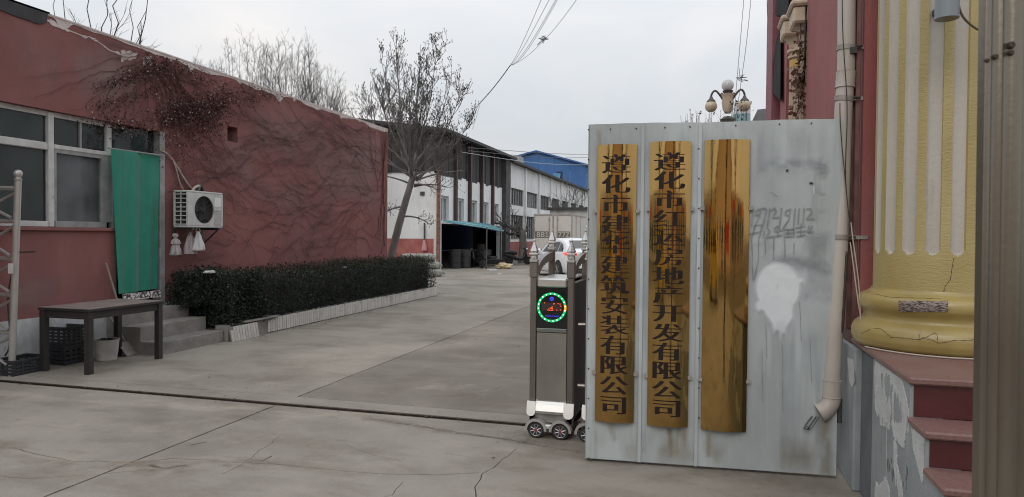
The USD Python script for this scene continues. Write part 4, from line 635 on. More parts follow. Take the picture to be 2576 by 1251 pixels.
# stations: x, z bottom, z belt, z top, half width, half width at top
ST = [(-0.92, 0.42, 0.78, 0.80, 0.62, 0.55), (-0.88, 0.30, 0.92, 0.98, 0.74, 0.62), (-0.72, 0.24, 0.96, 1.06, 0.82, 0.64), (-0.45, 0.20, 0.97, 1.22, 0.855, 0.62), (-0.10, 0.19, 0.965, 1.38, 0.865, 0.60), (0.30, 0.18, 0.95, 1.455, 0.865, 0.60), (0.85, 0.18, 0.935, 1.475, 0.865, 0.605), (1.35, 0.18, 0.92, 1.455, 0.865, 0.60), (1.75, 0.18, 0.91, 1.34, 0.865, 0.60), (2.10, 0.18, 0.905, 1.14, 0.86, 0.62), (2.40, 0.19, 0.90, 0.97, 0.855, 0.66), (2.85, 0.20, 0.86, 0.90, 0.84, 0.66), (3.20, 0.24, 0.76, 0.80, 0.78, 0.6), (3.42, 0.30, 0.62, 0.65, 0.62, 0.5)]
def section(s):
    x, zb, zs, zt, w, wt = s; zm = zb+(zs-zb)*0.55
    h = [(w*0.80, zb), (w*0.96, zb+0.06), (w, zm-0.1), (w*1.0, zm+0.08), (w*0.97, zs-0.05), (w*0.945, zs), (wt+(w*0.94-wt)*0.25, zs+(zt-zs)*0.75), (wt*0.97, zt-0.02), (wt*0.8, zt+0.012), (0, zt+0.03)]
    return [(y, z) for y, z in h]+[(-y, z) for y, z in h[-2::-1]]
S = [section(s) for s in ST]; n_ = len(S[0])
V = np.array([CT(s[0], y, z) for s, sec in zip(ST, S) for y, z in sec]); i_ = np.arange(len(ST)-1)[:, None]*n_; j_ = np.arange(n_-1)[None]
f4 = np.stack([i_+j_, i_+n_+j_, i_+n_+j_+1, i_+j_+1], -1).reshape(-1, 4); bm = MB().add(V, f4)
for e in (0, len(ST)-1): bm.add(np.vstack([V[e*n_:(e+1)*n_], V[e*n_:(e+1)*n_].mean(0)]), [[k, (k+1) % n_, n_] for k in range(n_)])
obj('body', bm, cpaint, car, smooth=40)
def sidepane(pts, y_of, off=0.012): return [CT(x, y_of(x, z)+off, z) for x, z in pts]
def ys_(x, z):
    k = max(0, min(len(ST)-2, next((i for i in range(len(ST)-1) if ST[i+1][0] >= x), len(ST)-2))); a, b_ = ST[k], ST[k+1]; t = (x-a[0])/(b_[0]-a[0]); s = [p+(q-p)*t for p, q in zip(a, b_)]
    zs, zt, w, wt = s[2], s[3], s[4], s[5]; y1 = wt+(w*0.94-wt)*0.25; u = (z-zs)/max(1e-3, (zt-zs)*0.75); return w*0.945+(y1-w*0.945)*min(max(u, 0), 1.1)
for pts in ([(-0.28, 1.0), (0.20, 1.0), (0.22, 1.33), (0.02, 1.27), (-0.2, 1.13)], [(0.26, 0.99), (0.98, 0.98), (0.98, 1.36), (0.28, 1.35)], [(1.03, 0.98), (1.85, 0.95), (1.62, 1.18), (1.35, 1.34), (1.03, 1.36)]):
    for s in (1, -1):
        P_ = np.array([CT(x, s*(ys_(x, z)+0.012), z) for x, z in pts]); obj('side_window', MB().add(np.vstack([P_, P_.mean(0)]), [[k, (k+1) % len(P_), len(P_)] for k in range(len(P_))]), cglass, car, smooth=False)
P_ = [CT(-0.62, 0.56, 1.10), CT(-0.62, -0.56, 1.10), CT(-0.16, -0.53, 1.375), CT(-0.16, 0.53, 1.375)]; nrm = np.cross(np.array(P_[1])-P_[0], np.array(P_[3])-P_[0]); nrm /= np.linalg.norm(nrm); nrm *= np.sign(-nrm@fwd)
obj('rear_window', MB().quad(*[p+nrm*0.045 for p in P_]), cglass, car, smooth=False)
redlit = mat('lit_tail_lens', (0.5, 0.02, 0.02), rough=0.2, emit=(1.0, 0.06, 0.04), estr=1.2); hot = mat('tail_bulb', (1, 0.8, 0.7), emit=(1.0, 0.55, 0.4), estr=3.0)
for s, m in ((1, redlit), (-1, redlit)):
    tlp = obj('tail_light', MB().add([CT(-0.90, s*0.52, 0.80), CT(-0.80, s*0.80, 0.82), CT(-0.45, s*0.875, 0.96), CT(-0.72, s*0.82, 1.0), CT(-0.92, s*0.50, 0.98), CT(-0.94, s*0.66, 0.89)], [[0, 1, 5], [1, 3, 5], [1, 2, 3], [3, 4, 5], [4, 0, 5]]), m, car, smooth=40)
    obj('bulb', MB().box(CT(-0.925, s*0.62, 0.875)-0.04, CT(-0.925, s*0.62, 0.875)+0.04, 0.02), hot, tlp)
obj('bumper_trim', MB().box(CT(-0.3, 0, 0)*0+CT(-0.9, 0, 0.3)-[0.4, 0.35, 0.06], CT(-0.9, 0, 0.3)+[0.4, 0.1, 0.06], 0.03), blk, car)
obj('number_plate', MB().quad(CT(-0.945, 0.22, 0.62), CT(-0.945, -0.22, 0.62), CT(-0.935, -0.22, 0.74), CT(-0.935, 0.22, 0.74)), mat('plate_blue', (0.03, 0.08, 0.3), rough=0.4), car, smooth=False)
for s in (1, -1):
    for x in (0.0, 2.55):
        obj('wheel_arch', MB().lathe([(0.0, 0), (0.37, 0), (0.37, 0.02), (0, 0.02)], 24, CT(x, s*0.855, 0.33), lft*s, caps=False), blk, car); wheel(car, CT(x, s*0.80, 0.315), 0.315, 0.2, lft*s)
    obj('door_handle', MB().tube([CT(0.45, s*0.868, 0.86), CT(0.65, s*0.868, 0.855)], 0.018, 6), chrome, car); obj('mirror', MB().lathe([(0, 0), (0.09, 0.02), (0.09, 0.14), (0, 0.18)], 10, CT(1.85, s*0.88, 0.98), lft*s), cpaint, car)
# ---------------------------------------------------------------- trees
bark = mat('grey_bark', (0.12, 0.11, 0.105), (0.20, 0.185, 0.17), scale=6, stretch=(1, 1, 0.3), rough=0.9, bump=0.4); twigm = mat('bare_twig', (0.062, 0.056, 0.054), (0.105, 0.097, 0.092), scale=3, rough=0.9); twigf = mat('far_twig', (0.075, 0.072, 0.072), (0.11, 0.106, 0.105), scale=1, rough=0.9); budm = mat('grey_bud', (0.075, 0.068, 0.06), (0.12, 0.11, 0.10), scale=9, rough=0.8)
def unit(v): return v/max(np.linalg.norm(v), 1e-9)
def branch(mb, p, d, L, r, rs, k=5, wob=0.22, lift=0.12, n=4, r1=0.35):
    pts = [np.array(p)]; d = unit(np.array(d, float))
    for i in range(k): d = unit(d+rs.normal(0, wob, 3)+[0, 0, lift]); pts.append(pts[-1]+d*L/k)
    mb.tube(pts, np.linspace(r, r*r1, k+1), n, cap=False); return np.array(pts)
def at_path(P, t): x = t*(len(P)-1); i = min(int(x), len(P)-2); return P[i]+(P[i+1]-P[i])*(x-i), unit(P[i+1]-P[i])
tr = thing('magnolia_tree', 'bare budding tree with leaning grey trunk at the end of the maroon wall', 'tree', tuple(PY(975, 735, 18)*[1, 1, 0]))
TP = curve([PY(962, 745, 18), PY(985, 640, 18), PY(1005, 560, 18), PY(1022, 500, 18), PY(1036, 452, 18)], 14); obj('trunk', MB().tube(TP, np.linspace(0.12, 0.085, 14), 12), bark, tr, smooth=60)
rs = np.random.RandomState(21); lm, tw, bd = MB(), MB(), MB(); bud = trimesh.creation.icosphere(0, 1.0)
def twigs(p, d, L, r, rs, depth=0):
    P = branch(tw, p, d, L, r, rs, 4, 0.20, 0.16, 3, 0.5)
    if depth < 2:
        for _ in range(rs.randint(3, 6) if depth == 0 else rs.randint(2, 4)):
            q, dd = at_path(P, rs.uniform(0.25, 1.0)); twigs(q, unit(dd+rs.normal(0, 0.55, 3)+[0, 0, 0.25]), L*rs.uniform(0.35, 0.6), r*0.65, rs, depth+1)
    q, dd = at_path(P, 1.0); bd.add(bud.vertices*[0.011, 0.011, 0.026]+q+dd*0.02, bud.faces)
fork = TP[-1]
for (tx, ty, dy, r) in ((1000, 88, 0.2, 0.075), (960, 140, -0.8, 0.05), (1055, 120, 0.7, 0.055), (905, 225, 0.4, 0.05), (935, 180, 1.2, 0.045), (1100, 130, -0.6, 0.05), (1130, 215, 0.9, 0.055), (1160, 240, -0.5, 0.045), (1178, 320, 0.3, 0.045), (1085, 190, -1.3, 0.045), (1030, 220, -1.5, 0.04), (890, 300, -0.6, 0.04), (1165, 390, 0.8, 0.035), (1120, 400, -1.2, 0.035), (900, 350, 1.2, 0.035), (1045, 270, 1.6, 0.04)):
    tgt = PY(tx, ty, 18+dy); mid = fork+(tgt-fork)*0.45+np.array([0.12*(tgt-fork)[0], 0.12*(tgt-fork)[1], 0.0]); st_ = fork+np.array([0, 0, rs.uniform(-0.1, 0.25)])
    P = curve([st_, st_+(mid-st_)*0.35+[0, 0, -0.02], mid, tgt], 14); P[1:] += np.cumsum(rs.normal(0, 0.022, (13, 3)), 0); lm.tube(P, np.linspace(r, r*0.10, 14), 6, cap=False); L = np.linalg.norm(tgt-fork)
    for k in range(int(L*7.5)):
        t_ = 0.36+0.64*rs.rand()**0.75; q, dd = at_path(P, t_); side_ = unit(rs.normal(size=3)); twigs(q, unit(dd*0.8+side_*0.75+[0, 0, 0.25]), rs.uniform(0.35, 0.85)*(1.25-0.6*t_), 0.0095, rs)
for (tx, ty, fx_, fy_) in ((930, 440, 1030, 462), (1100, 478, 1042, 465), (1165, 430, 1045, 455), (960, 540, 1020, 520), (1075, 560, 1016, 545), (1120, 470, 1040, 470)):
    a, b_ = PY(fx_, fy_, 18), PY(tx, ty, 18+rs.uniform(-0.6, 0.6)); P = curve([a, a+(b_-a)*0.5+[0, 0, 0.06], b_], 9); lm.tube(P, np.linspace(0.03, 0.010, 9), 5, cap=False)
    for k in range(6): q, dd = at_path(P, rs.uniform(0.4, 1)); twigs(q, unit(dd+rs.normal(0, 0.6, 3)), rs.uniform(0.25, 0.5), 0.010, rs, 1)
obj('limbs', lm, bark, tr, smooth=60); obj('twig_mass', tw, twigm, tr, smooth=False, kind='stuff'); obj('bud_mass', bd, budm, tr, smooth=False, kind='stuff')
def bare_tree(name, label, base, z0, targets, seed, n_side, rl, rt, sway=0.15, group=None, tm=None, fine=2, fl=(0.6, 1.5)):
    t = thing(name, label, 'tree', (base[0], base[1], 0), group); rs = np.random.RandomState(seed); a, b_ = MB(), MB()
    tp = np.array([(base[0], base[1], 0), (base[0]+0.05, base[1], z0*0.5), (base[0], base[1], z0)]); obj('trunk', MB().tube(tp, [rl*2.6, rl*2.1, rl*1.8], 10), bark, t, smooth=60)
    def fine_(p, d, L, r, dep):
        P = branch(b_, p, d, L, r, rs, 5, 0.10, 0.05, 3, 0.4)
        if dep: 
            for _ in range(3): q, dd = at_path(P, rs.uniform(0.2, 0.95)); fine_(q, unit(dd+rs.normal(0, 0.35, 3)), L*rs.uniform(0.4, 0.65), r*0.65, dep-1)
    for tg in targets:
        s0 = tp[-1]-[0, 0, rs.uniform(0, z0*0.25)]; tg = np.array(tg); m = s0+(tg-s0)*0.4+np.array([(tg-s0)[0], (tg-s0)[1], 0])*0.22; P = curve([s0, m, tg], 14); P[1:] += rs.normal(0, sway*0.3, (13, 3)); a.tube(P, np.linspace(rl, rl*0.18, 14), 5, cap=False)
        for k in range(n_side): tt = rs.uniform(0.25, 1.0); q, dd = at_path(P, tt); fine_(q, unit(dd+rs.normal(0, 0.42, 3)), rs.uniform(*fl)*(1.2-0.5*tt), rt, fine)
    obj('limbs', a, tm or twigm, t, smooth=60); obj('twig_mass', b_, tm or twigf, t, smooth=False, kind='stuff')
G_ = 'bare trees rising behind the maroon building'
rt_ = np.random.RandomState(5)
for i, (cx, cy, w, lab, y) in enumerate(((520, 150, 60, 'smallest bare tree over the maroon wall, leftmost of the hazy row', 30), (620, 110, 70, 'bare hazy tree with rounded top over the middle of the maroon wall', 28), (735, 110, 62, 'tallest bare hazy tree of the row over the maroon wall', 27), (810, 190, 52, 'low bare hazy tree next to the budding tree, rightmost of the row', 25))):
    tg = [PY(cx+w*math.cos(a), cy+75-75*math.sin(a)*(1 if i else 0.7), y+rt_.uniform(-1.2, 1.2)) for a in np.linspace(0.15, 2.99, 11)]+[PY(cx+rt_.uniform(-w, w)*0.7, cy+rt_.uniform(-5, 70), y+rt_.uniform(-1.5, 1.5)) for _ in range(7)]
    b0 = PY(cx, 600, y); bare_tree('bare_tree', lab, (b0[0], b0[1]), 3.6, tg, 40+i, 40, 0.032, 0.0065, group=G_, fl=(0.4, 1.0))
b0 = PY(240, 600, 13.5); tg = [PY(x, y_, 13.5+rt_.uniform(-0.8, 0.8)) for x, y_ in ((160, -60), (185, 20), (215, -80), (262, -50), (330, -20), (365, 30), (372, -40), (350, 60), (300, -70), (130, -30), (280, 30))]
bare_tree('street_tree', 'dark bare tree with curved shoots behind the near end of the maroon roof', (b0[0], b0[1]), 4.0, tg, 77, 5, 0.035, 0.008, tm=twigm, fine=1, fl=(0.3, 0.8))
b0 = PG(1330, 668); tg = [PY(x, y_, 45+rt_.uniform(-2, 2)) for x, y_ in ((1400, 470), (1425, 455), (1450, 470), (1472, 480), (1385, 500), (1440, 500), (1460, 510), (1410, 520))]; bb0 = PY(1430, 650, 45)
bare_tree('bare_tree', 'small bare grey tree between the truck and the white hall', (bb0[0], bb0[1]), 2.2, tg, 81, 12, 0.05, 0.018, tm=twigf, fine=1, fl=(0.5, 1.2))
b0 = PG(1313, 662); tg = [PY(x, y_, b0[1]+rt_.uniform(-1, 1)) for x, y_ in ((1250, 545), (1215, 540), (1290, 530), (1330, 545), (1260, 580), (1230, 560), (1300, 560))]
bare_tree('pruned_tree', 'pruned dark tree with knobbly short branches in front of the workshop pillar', (b0[0], b0[1]), 1.9, tg, 83, 10, 0.10, 0.016, tm=twigm, fine=1, fl=(0.3, 0.8))
# ---------------------------------------------------------------- retractable gate head with its display
postm = mat('bronze_steel', (0.155, 0.135, 0.12), (0.20, 0.178, 0.16), scale=4, stretch=(1, 1, 0.3), rough=0.34, metal=0.7)
mirror = mat('polished_steel', (0.38, 0.37, 0.345), (0.50, 0.49, 0.46), scale=3, stretch=(1, 1, 0.4), rough=0.06, rough2=0.16, metal=1.0, bump=0.05, bscale=9)
satin = mat('satin_steel', (0.50, 0.49, 0.47), (0.58, 0.57, 0.55), scale=4, stretch=(0.3, 1, 1), rough=0.35, metal=0.85)
acryl = mat('black_acrylic', (0.008, 0.009, 0.009), rough=0.08)
gt = thing('gate_drive_head', 'steel drive head of a sliding gate with round green lit display and small wheels', 'sliding gate', (-1.13, 5.5, 0))
GX0, GX1, GY, GR = -1.325, -0.965, 5.36, 6.05
def finial(parent, x, y, z, k=1.0):
    p = obj('finial', MB().box((x-0.033*k, y-0.033*k, z), (x+0.033*k, y+0.033*k, z+0.02), 0.004).box((x-0.026*k, y-0.026*k, z+0.02), (x+0.026*k, y+0.026*k, z+0.055), 0.004).box((x-0.036*k, y-0.036*k, z+0.055), (x+0.036*k, y+0.036*k, z+0.072), 0.004).lathe([(0.028*k, z+0.072), (0.036*k, z+0.088), (0.022*k, z+0.12), (0.010*k, z+0.15), (0.006*k, z+0.16), (0.011*k, z+0.172), (0.0, z+0.186)], 8, (x, y, 0), caps=False), satin, parent)
    obj('rivet', MB().lathe([(0, 0), (0.012, 0), (0.009, 0.007), (0, 0.009)], 10, (x, y-0.026*k, z+0.038), (0, -1, 0), caps=False), whitef, p)
def frame_row(parent, x, w, zf, hx=0.0):
    """front post, taller centre post and the curved bar between them"""
    obj('front_post', MB().box((x-w/2, GY, 0.10), (x+w/2, GY+0.045, zf-0.12), 0.004).box((x-w/2-0.006, GY-0.006, zf-0.12), (x+w/2+0.006, GY+0.051, zf), 0.004), postm, parent)
    obj('centre_post', MB().box((x-w/2, GR-0.03, 0.16), (x+w/2, GR+0.03, 1.47), 0.004), postm, parent)
    a = np.linspace(0, math.pi/2, 12); arc = [(x, GY+0.04+(GR-GY-0.05)*(1-math.cos(t)), zf-0.10+(0.165)*math.sin(t)) for t in a]
    v = MB()
    for p, q in zip(arc, arc[1:]): v.quad((x-0.022, p[1], p[2]), (x+0.022, p[1], p[2]), (x+0.022, q[1], q[2]), (x-0.022, q[1], q[2])).quad((x-0.022, p[1], p[2]-0.06), (x+0.022, p[1], p[2]-0.06), (x+0.022, q[1], q[2]-0.075), (x-0.022, q[1], q[2]-0.075)).quad((x-0.022, p[1], p[2]), (x-0.022, q[1], q[2]), (x-0.022, q[1], q[2]-0.075), (x-0.022, p[1], p[2]-0.06)).quad((x+0.022, p[1], p[2]), (x+0.022, q[1], q[2]), (x+0.022, q[1], q[2]-0.075), (x+0.022, p[1], p[2]-0.06))
    obj('curved_bar', v, postm, parent); finial(parent, x, GY+0.022, zf); finial(parent, x, GR, 1.47)
frame_row(gt, GX0+0.03, 0.05, 1.385); frame_row(gt, GX1-0.03, 0.05, 1.385)
XA, XC = GX0+0.058, GX1-0.058
bx = obj('cabinet', MB().box((XA, GY+0.02, 0.14), (XC, GY+0.62, 1.245), 0.006).box((XA-0.04, GY+0.055, 0.14), (XA, GY+0.62, 1.22)).box((XC, GY+0.055, 0.14), (XC+0.05, GY+0.62, 1.22)), dgrey, gt, smooth=False)
obj('cap_panel', MB().box((XA, GY-0.002, 1.185), (XC, GY+0.6, 1.258), 0.012), satin, gt, smooth=False)
sc_ = obj('display_panel', MB().box((XA, GY+0.006, 0.865), (XC, GY+0.019, 1.183)), acryl, gt, smooth=False)
cx_, cz_ = (XA+XC)/2, 1.03; DY = GY+0.004
ledg = mat('green_led_ring', (0.0, 0.12, 0.04), emit=(0.0, 0.62, 0.16), estr=0.85, rough=0.3); ledw = mat('white_led', (0.5, 0.6, 0.5), emit=(0.65, 1.0, 0.75), estr=1.6); ledr = mat('red_led', (0.3, 0.02, 0.0), emit=(1.0, 0.10, 0.02), estr=1.2); ledb = mat('blue_led', (0.01, 0.01, 0.25), emit=(0.06, 0.07, 0.9), estr=0.8); ledo = mat('orange_led', (0.4, 0.15, 0.0), emit=(1.0, 0.42, 0.03), estr=0.9)
xz = lambda u, w, n: (u, DY-n, w)
obj('led_ring', MB().poly(Point(cx_, cz_).buffer(0.117, 40).difference(Point(cx_, cz_).buffer(0.099, 40)).difference(sbox(cx_+0.06, cz_-0.03, cx_+0.2, cz_+0.025)), xz, 0.004), ledg, sc_, smooth=False)
obj('led_ring', MB().poly(Point(cx_, cz_).buffer(0.117, 40).difference(Point(cx_, cz_).buffer(0.099, 40)).intersection(sbox(cx_+0.06, cz_-0.028, cx_+0.2, cz_+0.023)), xz, 0.004), ledo, sc_, smooth=False)
dm = MB()
for k in range(20):
    a = k*2*math.pi/20+0.1; dm.lathe([(0.0055, 0), (0.003, 0.003), (0, 0.003)], 8, (cx_+0.108*math.cos(a), DY-0.0045, cz_+0.108*math.sin(a)), (0, -1, 0), caps=False)
obj('led_dots', dm, ledw, sc_)
obj('red_window', MB().poly(sbox(cx_-0.083, cz_-0.028, cx_+0.085, cz_+0.038), xz, 0.002), mat('smoked_red', (0.045, 0.03, 0.03), rough=0.2), sc_, smooth=False)
dm = MB()
for (u, w) in ((-0.03, -0.022), (-0.022, -0.014), (-0.016, -0.024), (-0.012, -0.006), (-0.004, -0.012), (-0.002, 0.0), (0.004, 0.004), (-0.004, -0.024), (0.008, -0.024), (0.008, -0.012), (0.004, -0.006), (0.014, 0.028), (0.022, 0.030), (0.05, 0.032), (0.066, 0.028), (0.072, 0.012), (0.07, -0.018), (0.04, -0.02), (-0.058, 0.034)): dm.box((cx_+u-0.0035, DY-0.0045, cz_+w-0.0035), (cx_+u+0.0035, DY-0.0022, cz_+w+0.0035))
obj('red_digits', dm, ledr, sc_, smooth=False)
em = Point(cx_, cz_+0.067).buffer(0.017).difference(Point(cx_, cz_+0.067).buffer(0.012)).union(Polygon([(cx_-0.014, cz_+0.07), (cx_, cz_+0.086), (cx_+0.014, cz_+0.07), (cx_, cz_+0.056)]).difference(Point(cx_, cz_+0.07).buffer(0.0035)))
obj('emblem', MB().poly(em, xz, 0.003), ledb, sc_, smooth=False)
dm = MB(); rr = random.Random(9)
for k in range(17):
    if k in (7, 10): continue
    u = -0.052+k*0.0064; dm.box((cx_+u, DY-0.003, cz_-0.072), (cx_+u+0.0045, DY, cz_-0.072+rr.uniform(0.005, 0.009)))
obj('blue_lettering', dm, ledb, sc_, smooth=False)
obj('mirror_panel', MB().box((XA, GY+0.004, 0.285), (XC, GY+0.019, 0.83), 0.003), mirror, gt, smooth=False); obj('mirror_strip', MB().box((XA, GY+0.0, 0.832), (XC, GY+0.019, 0.863), 0.004), mat('green_grey_steel', (0.2, 0.215, 0.2), rough=0.3, metal=0.7), gt, smooth=False)
pr = [(GY-0.012, 0.285), (GY-0.03, 0.262), (GY-0.045, 0.215), (GY-0.04, 0.195), (GY+0.018, 0.195), (GY+0.018, 0.285)]
t = trimesh.creation.extrude_polygon(Polygon(pr), XC-XA, engine='earcut'); obj('bumper_strip', MB().add(np.c_[t.vertices[:, 2]+XA, t.vertices[:, 0], t.vertices[:, 1]], t.faces), satin, gt, smooth=False)
obj('lower_panel', MB().box((XA-0.05, GY+0.0, 0.115), (XC+0.05, GY+0.019, 0.192), 0.003), mat('dull_steel', (0.22, 0.22, 0.205), (0.27, 0.265, 0.25), scale=4, rough=0.4, metal=0.5), gt, smooth=False)
red_hub = mat('red_hub', (0.28, 0.03, 0.04), rough=0.4)
def shoe(parent, x, w=0.035):
    g = Polygon([(x-w, 0.285), (x+w, 0.285), (x+w, 0.215)]+[(x+w*math.cos(a), 0.205-w*math.sin(a)*0.9) for a in np.linspace(0.1, math.pi-0.1, 9)]+[(x-w, 0.215)])
    obj('post_shoe', MB().poly(g, lambda u, w_, n: (u, GY-0.012-n-(0.285-w_)*0.25, w_), 0.02), satin, parent, smooth=False)
shoe(gt, GX0+0.03, 0.035); shoe(gt, GX1-0.03, 0.04)
def fender(parent, x, y0=GY-0.02):
    o = Point(x, 0.066).buffer(0.088, 20).intersection(sbox(x-0.2, 0.06, x+0.2, 0.3)).difference(Point(x, 0.066).buffer(0.068, 20)); obj('fender', MB().poly(o, lambda u, w, n: (u, y0-0.045+n, w), 0.06), satin, parent, smooth=30)
wx = (PY(1350, 1080, GY)[0]+0.003, PY(1411, 1085, GY)[0]+0.003)
for x in wx: wheel(gt, (x, GY-0.035, 0.066), 0.066, 0.04, (0, -1, 0), 8, red_hub, name='wheel'); fender(gt, x)
obj('axle_cover', MB().box((wx[0]+0.07, GY-0.055, 0.075), (wx[1]-0.07, GY-0.005, 0.112), 0.006).box((wx[0]+0.085, GY-0.06, 0.082), (wx[1]-0.085, GY-0.054, 0.1), 0.002), satin, gt, smooth=False)
obj('base_beam', MB().box((XA-0.03, GY+0.02, 0.06), (XC+0.05, GY+0.1, 0.115)), dgrey, gt, smooth=False)
for y in (GY+0.55,):
    for x in wx: wheel(gt, (x, y, 0.066), 0.066, 0.04, (0, 1, 0), 8)
sf = thing('sliding_gate', 'folded lattice of a steel sliding gate, mostly hidden behind the sheet metal gate', 'sliding gate', (-0.6, 5.6, 0))
for i, x in enumerate((-0.855, -0.66, -0.46, -0.26)):
    frame_row(sf, x, 0.045, 1.405); shoe(sf, x, 0.035); wheel(sf, (x, GY-0.035, 0.058), 0.058, 0.035, (0, -1, 0), 6); fender(sf, x)
for z in (0.90, 0.42): obj('link_bar', MB().tube([(GX1+0.03, GY+0.03, z), (0.2, GY+0.03, z+0.02)], 0.016, 8), postm, sf)
# ---------------------------------------------------------------- sheet metal gate leaf
pA, pB = np.array([-0.785, 4.87, 0]), np.array([0.868, 4.987, 0]); pu = unit(pB-pA); pn = np.array([pu[1], -pu[0], 0]); PLEN = np.linalg.norm(pB-pA)
def PP(px, py):
    d = ray(px, py); t = ((pA-CAM)@pn)/(d@pn); q = CAM+d*t-pA; return np.array([q@pu, q[2]])
pf = lambda u, w, n: pA+pu*u+pn*n+np.array([0, 0, w])
gatep = mat('grey_blue_gate_paint', (0.345, 0.378, 0.385), (0.42, 0.455, 0.46), scale=0.9, rough=0.42, spec=0.4, bump=0.06, bscale=6, layers=[((0.225, 0.235, 0.23), 1.6, (1, 1, 0.3), 0.45, 0.70, 0.75), ((0.20, 0.185, 0.155), 9.0, (1, 1, 0.06), 0.56, 0.76, 0.55), ((0.42, 0.45, 0.455), 7.0, (1, 1, 0.05), 0.56, 0.75, 0.45), ((0.16, 0.13, 0.10), 40.0, (1, 1, 1), 0.68, 0.74, 0.6)])
gl = thing('gate_leaf', 'tall grey blue sheet metal gate leaf carrying three brass plates, scribbled with grey paint', 'gate', (0.05, 4.93, 0))
us = [0.0, PP(1753, 700)[0], PLEN]; ZB, ZTOP = 0.022, 2.378
for i in range(2):
    a, b_ = us[i]+0.002, us[i+1]-(0.003 if i == 0 else 0)
    top = [(u, ZTOP+0.003*math.sin(u*5+i)+0.0012*math.sin(u*31)) for u in np.linspace(a, b_, 16)]
    uu = np.linspace(a, b_, 60); ww = np.linspace(0, 1, 50); Ug, Wg = np.meshgrid(uu, ww, indexing='ij'); Tg = np.interp(Ug, [q[0] for q in top], [q[1] for q in top]); Zg = ZB+(Tg-ZB)*Wg
    dent = 0.010*(meshkit.fbm(np.stack([Ug*2.3, Zg*1.2, Ug*0+i], -1), 3, 5)-0.5)
    Pt = pA+pu*Ug[..., None]+pn*dent[..., None]; Pt = Pt+np.stack([Zg*0, Zg*0, Zg], -1); gi = np.arange(59)[:, None]*50+np.arange(49)[None]; gf = np.stack([gi, gi+50, gi+51, gi+1], -1).reshape(-1, 4)
    obj('sheet_panel', MB().add(Pt, gf).poly(sbox(a, ZB, b_, ZTOP-0.01), lambda u, w, n: pf(u, w, -0.012)), gatep, gl, smooth=True)
fb_ = MB()
for u0_, u1_ in ((0.0, 0.05), (0.52, 0.57), (us[1]-0.025, us[1]+0.025), (PLEN-0.05, PLEN)): fb_.poly(sbox(u0_, ZB, u1_, ZTOP-0.01), lambda u, w, n: pf(u, w, -0.065+n), 0.05)
for w0 in (ZB, 1.2, ZTOP-0.06): fb_.poly(sbox(0.05, w0, PLEN-0.05, w0+0.045), lambda u, w, n: pf(u, w, -0.06+n), 0.045)
obj('frame', fb_, dgrey, gl, smooth=False)
obj('edge_flange', MB().poly(sbox(-0.004, ZB, 0.0, ZTOP), lambda u, w, n: pf(u, w, -0.06+n), 0.064), gatep, gl, smooth=False)
for px in (1613, 1756): u = PP(px, 700)[0]; obj('seam', MB().poly(sbox(u-0.012, ZB, u+0.010, ZTOP-0.004), lambda u, w, n: pf(u, w, 0.006+n), 0.004), gatep, gl, smooth=False)
sm_ = MB()
for px, y0, n_, dy in ((1480, 327, 12, 75), (1757, 375, 10, 75)):
    for k in range(n_): u, w = PP(px, y0+k*dy); sm_.lathe([(0.0055, 0), (0.004, 0.003), (0, 0.0035)], 8, pf(u, w, 0.012 if px > 1700 else 0.006), pn, caps=False)
for px in (1535, 1600, 1672, 1735, 1850, 1960, 2040): u, w = PP(px, 323-0.03*(px-1477)); sm_.lathe([(0.0055, 0), (0.004, 0.003), (0, 0.0035)], 8, pf(u, w-0.012, 0.006), pn, caps=False)
obj('screw_heads', sm_, rust_dark, gl, smooth=False)
gp = mat('grey_spray_paint', (0.17, 0.178, 0.185), (0.26, 0.27, 0.275), scale=12, rough=0.7); wpaint = mat('white_paint_patch', (0.46, 0.485, 0.51), (0.53, 0.555, 0.57), scale=5, rough=0.6)
Zq = lambda zx, zy: tuple(PP((1900+zx*0.27168)/1.022548, (380+zy*0.27168)/1.022548))
strokes = [[(85, 580), (140, 580), (120, 740)], [(205, 578), (165, 590), (160, 640), (200, 625), (207, 578), (190, 655), (140, 760)], [(215, 575), (262, 575), (222, 745)], [(292, 578), (268, 745)], [(308, 592), (335, 570), (352, 598), (318, 662), (372, 655)], [(402, 578), (383, 765)], [(482, 585), (442, 600), (437, 640), (478, 640), (488, 585), (470, 685), (410, 772)], [(527, 580), (515, 770)], [(567, 580), (558, 722)], [(612, 580), (600, 722)], [(640, 582), (682, 575), (687, 610), (638, 682), (706, 676)],
    [(85, 822), (212, 800)], [(155, 735), (118, 852)], [(150, 735), (217, 735), (188, 852)], [(242, 792), (230, 852)], [(268, 760), (292, 790), (255, 852), (312, 840)], [(330, 762), (362, 740), (367, 778), (330, 792), (402, 780)], [(366, 795), (364, 832)], [(320, 842), (402, 828)], [(425, 778), (520, 778), (522, 840), (430, 846), (425, 778)], [(468, 780), (462, 842)], [(440, 812), (515, 808)], [(540, 760), (622, 742)], [(582, 730), (580, 842)], [(545, 800), (626, 790)], [(550, 842), (622, 826)], [(662, 742), (648, 802), (702, 792)], [(690, 750), (668, 800)],
    [(112, 852), (122, 1000), (128, 1250)], [(188, 850), (182, 1060), (140, 1245)], [(246, 870), (248, 940), (245, 1012)], [(328, 840), (326, 1062)], [(432, 846), (436, 1042)], [(520, 905), (518, 1002)]]
for i, s in enumerate(strokes):
    w_ = 0.0048 if i < 28 else 0.003; P_ = jit([Zq(*p) for p in s], 0.006, 0.012, i).buffer(w_, cap_style=1); obj('painted_stroke' if i < 28 else 'paint_drip', MB().poly(P_, lambda u, w, n: pf(u, w, 0.0095)), gp, gl, smooth=False)
def blot(pts, amp, seed): P_ = jit([tuple(PP(*p)) for p in pts]+[tuple(PP(*pts[0]))], amp, 0.012, seed); return Polygon(P_.coords).buffer(0)
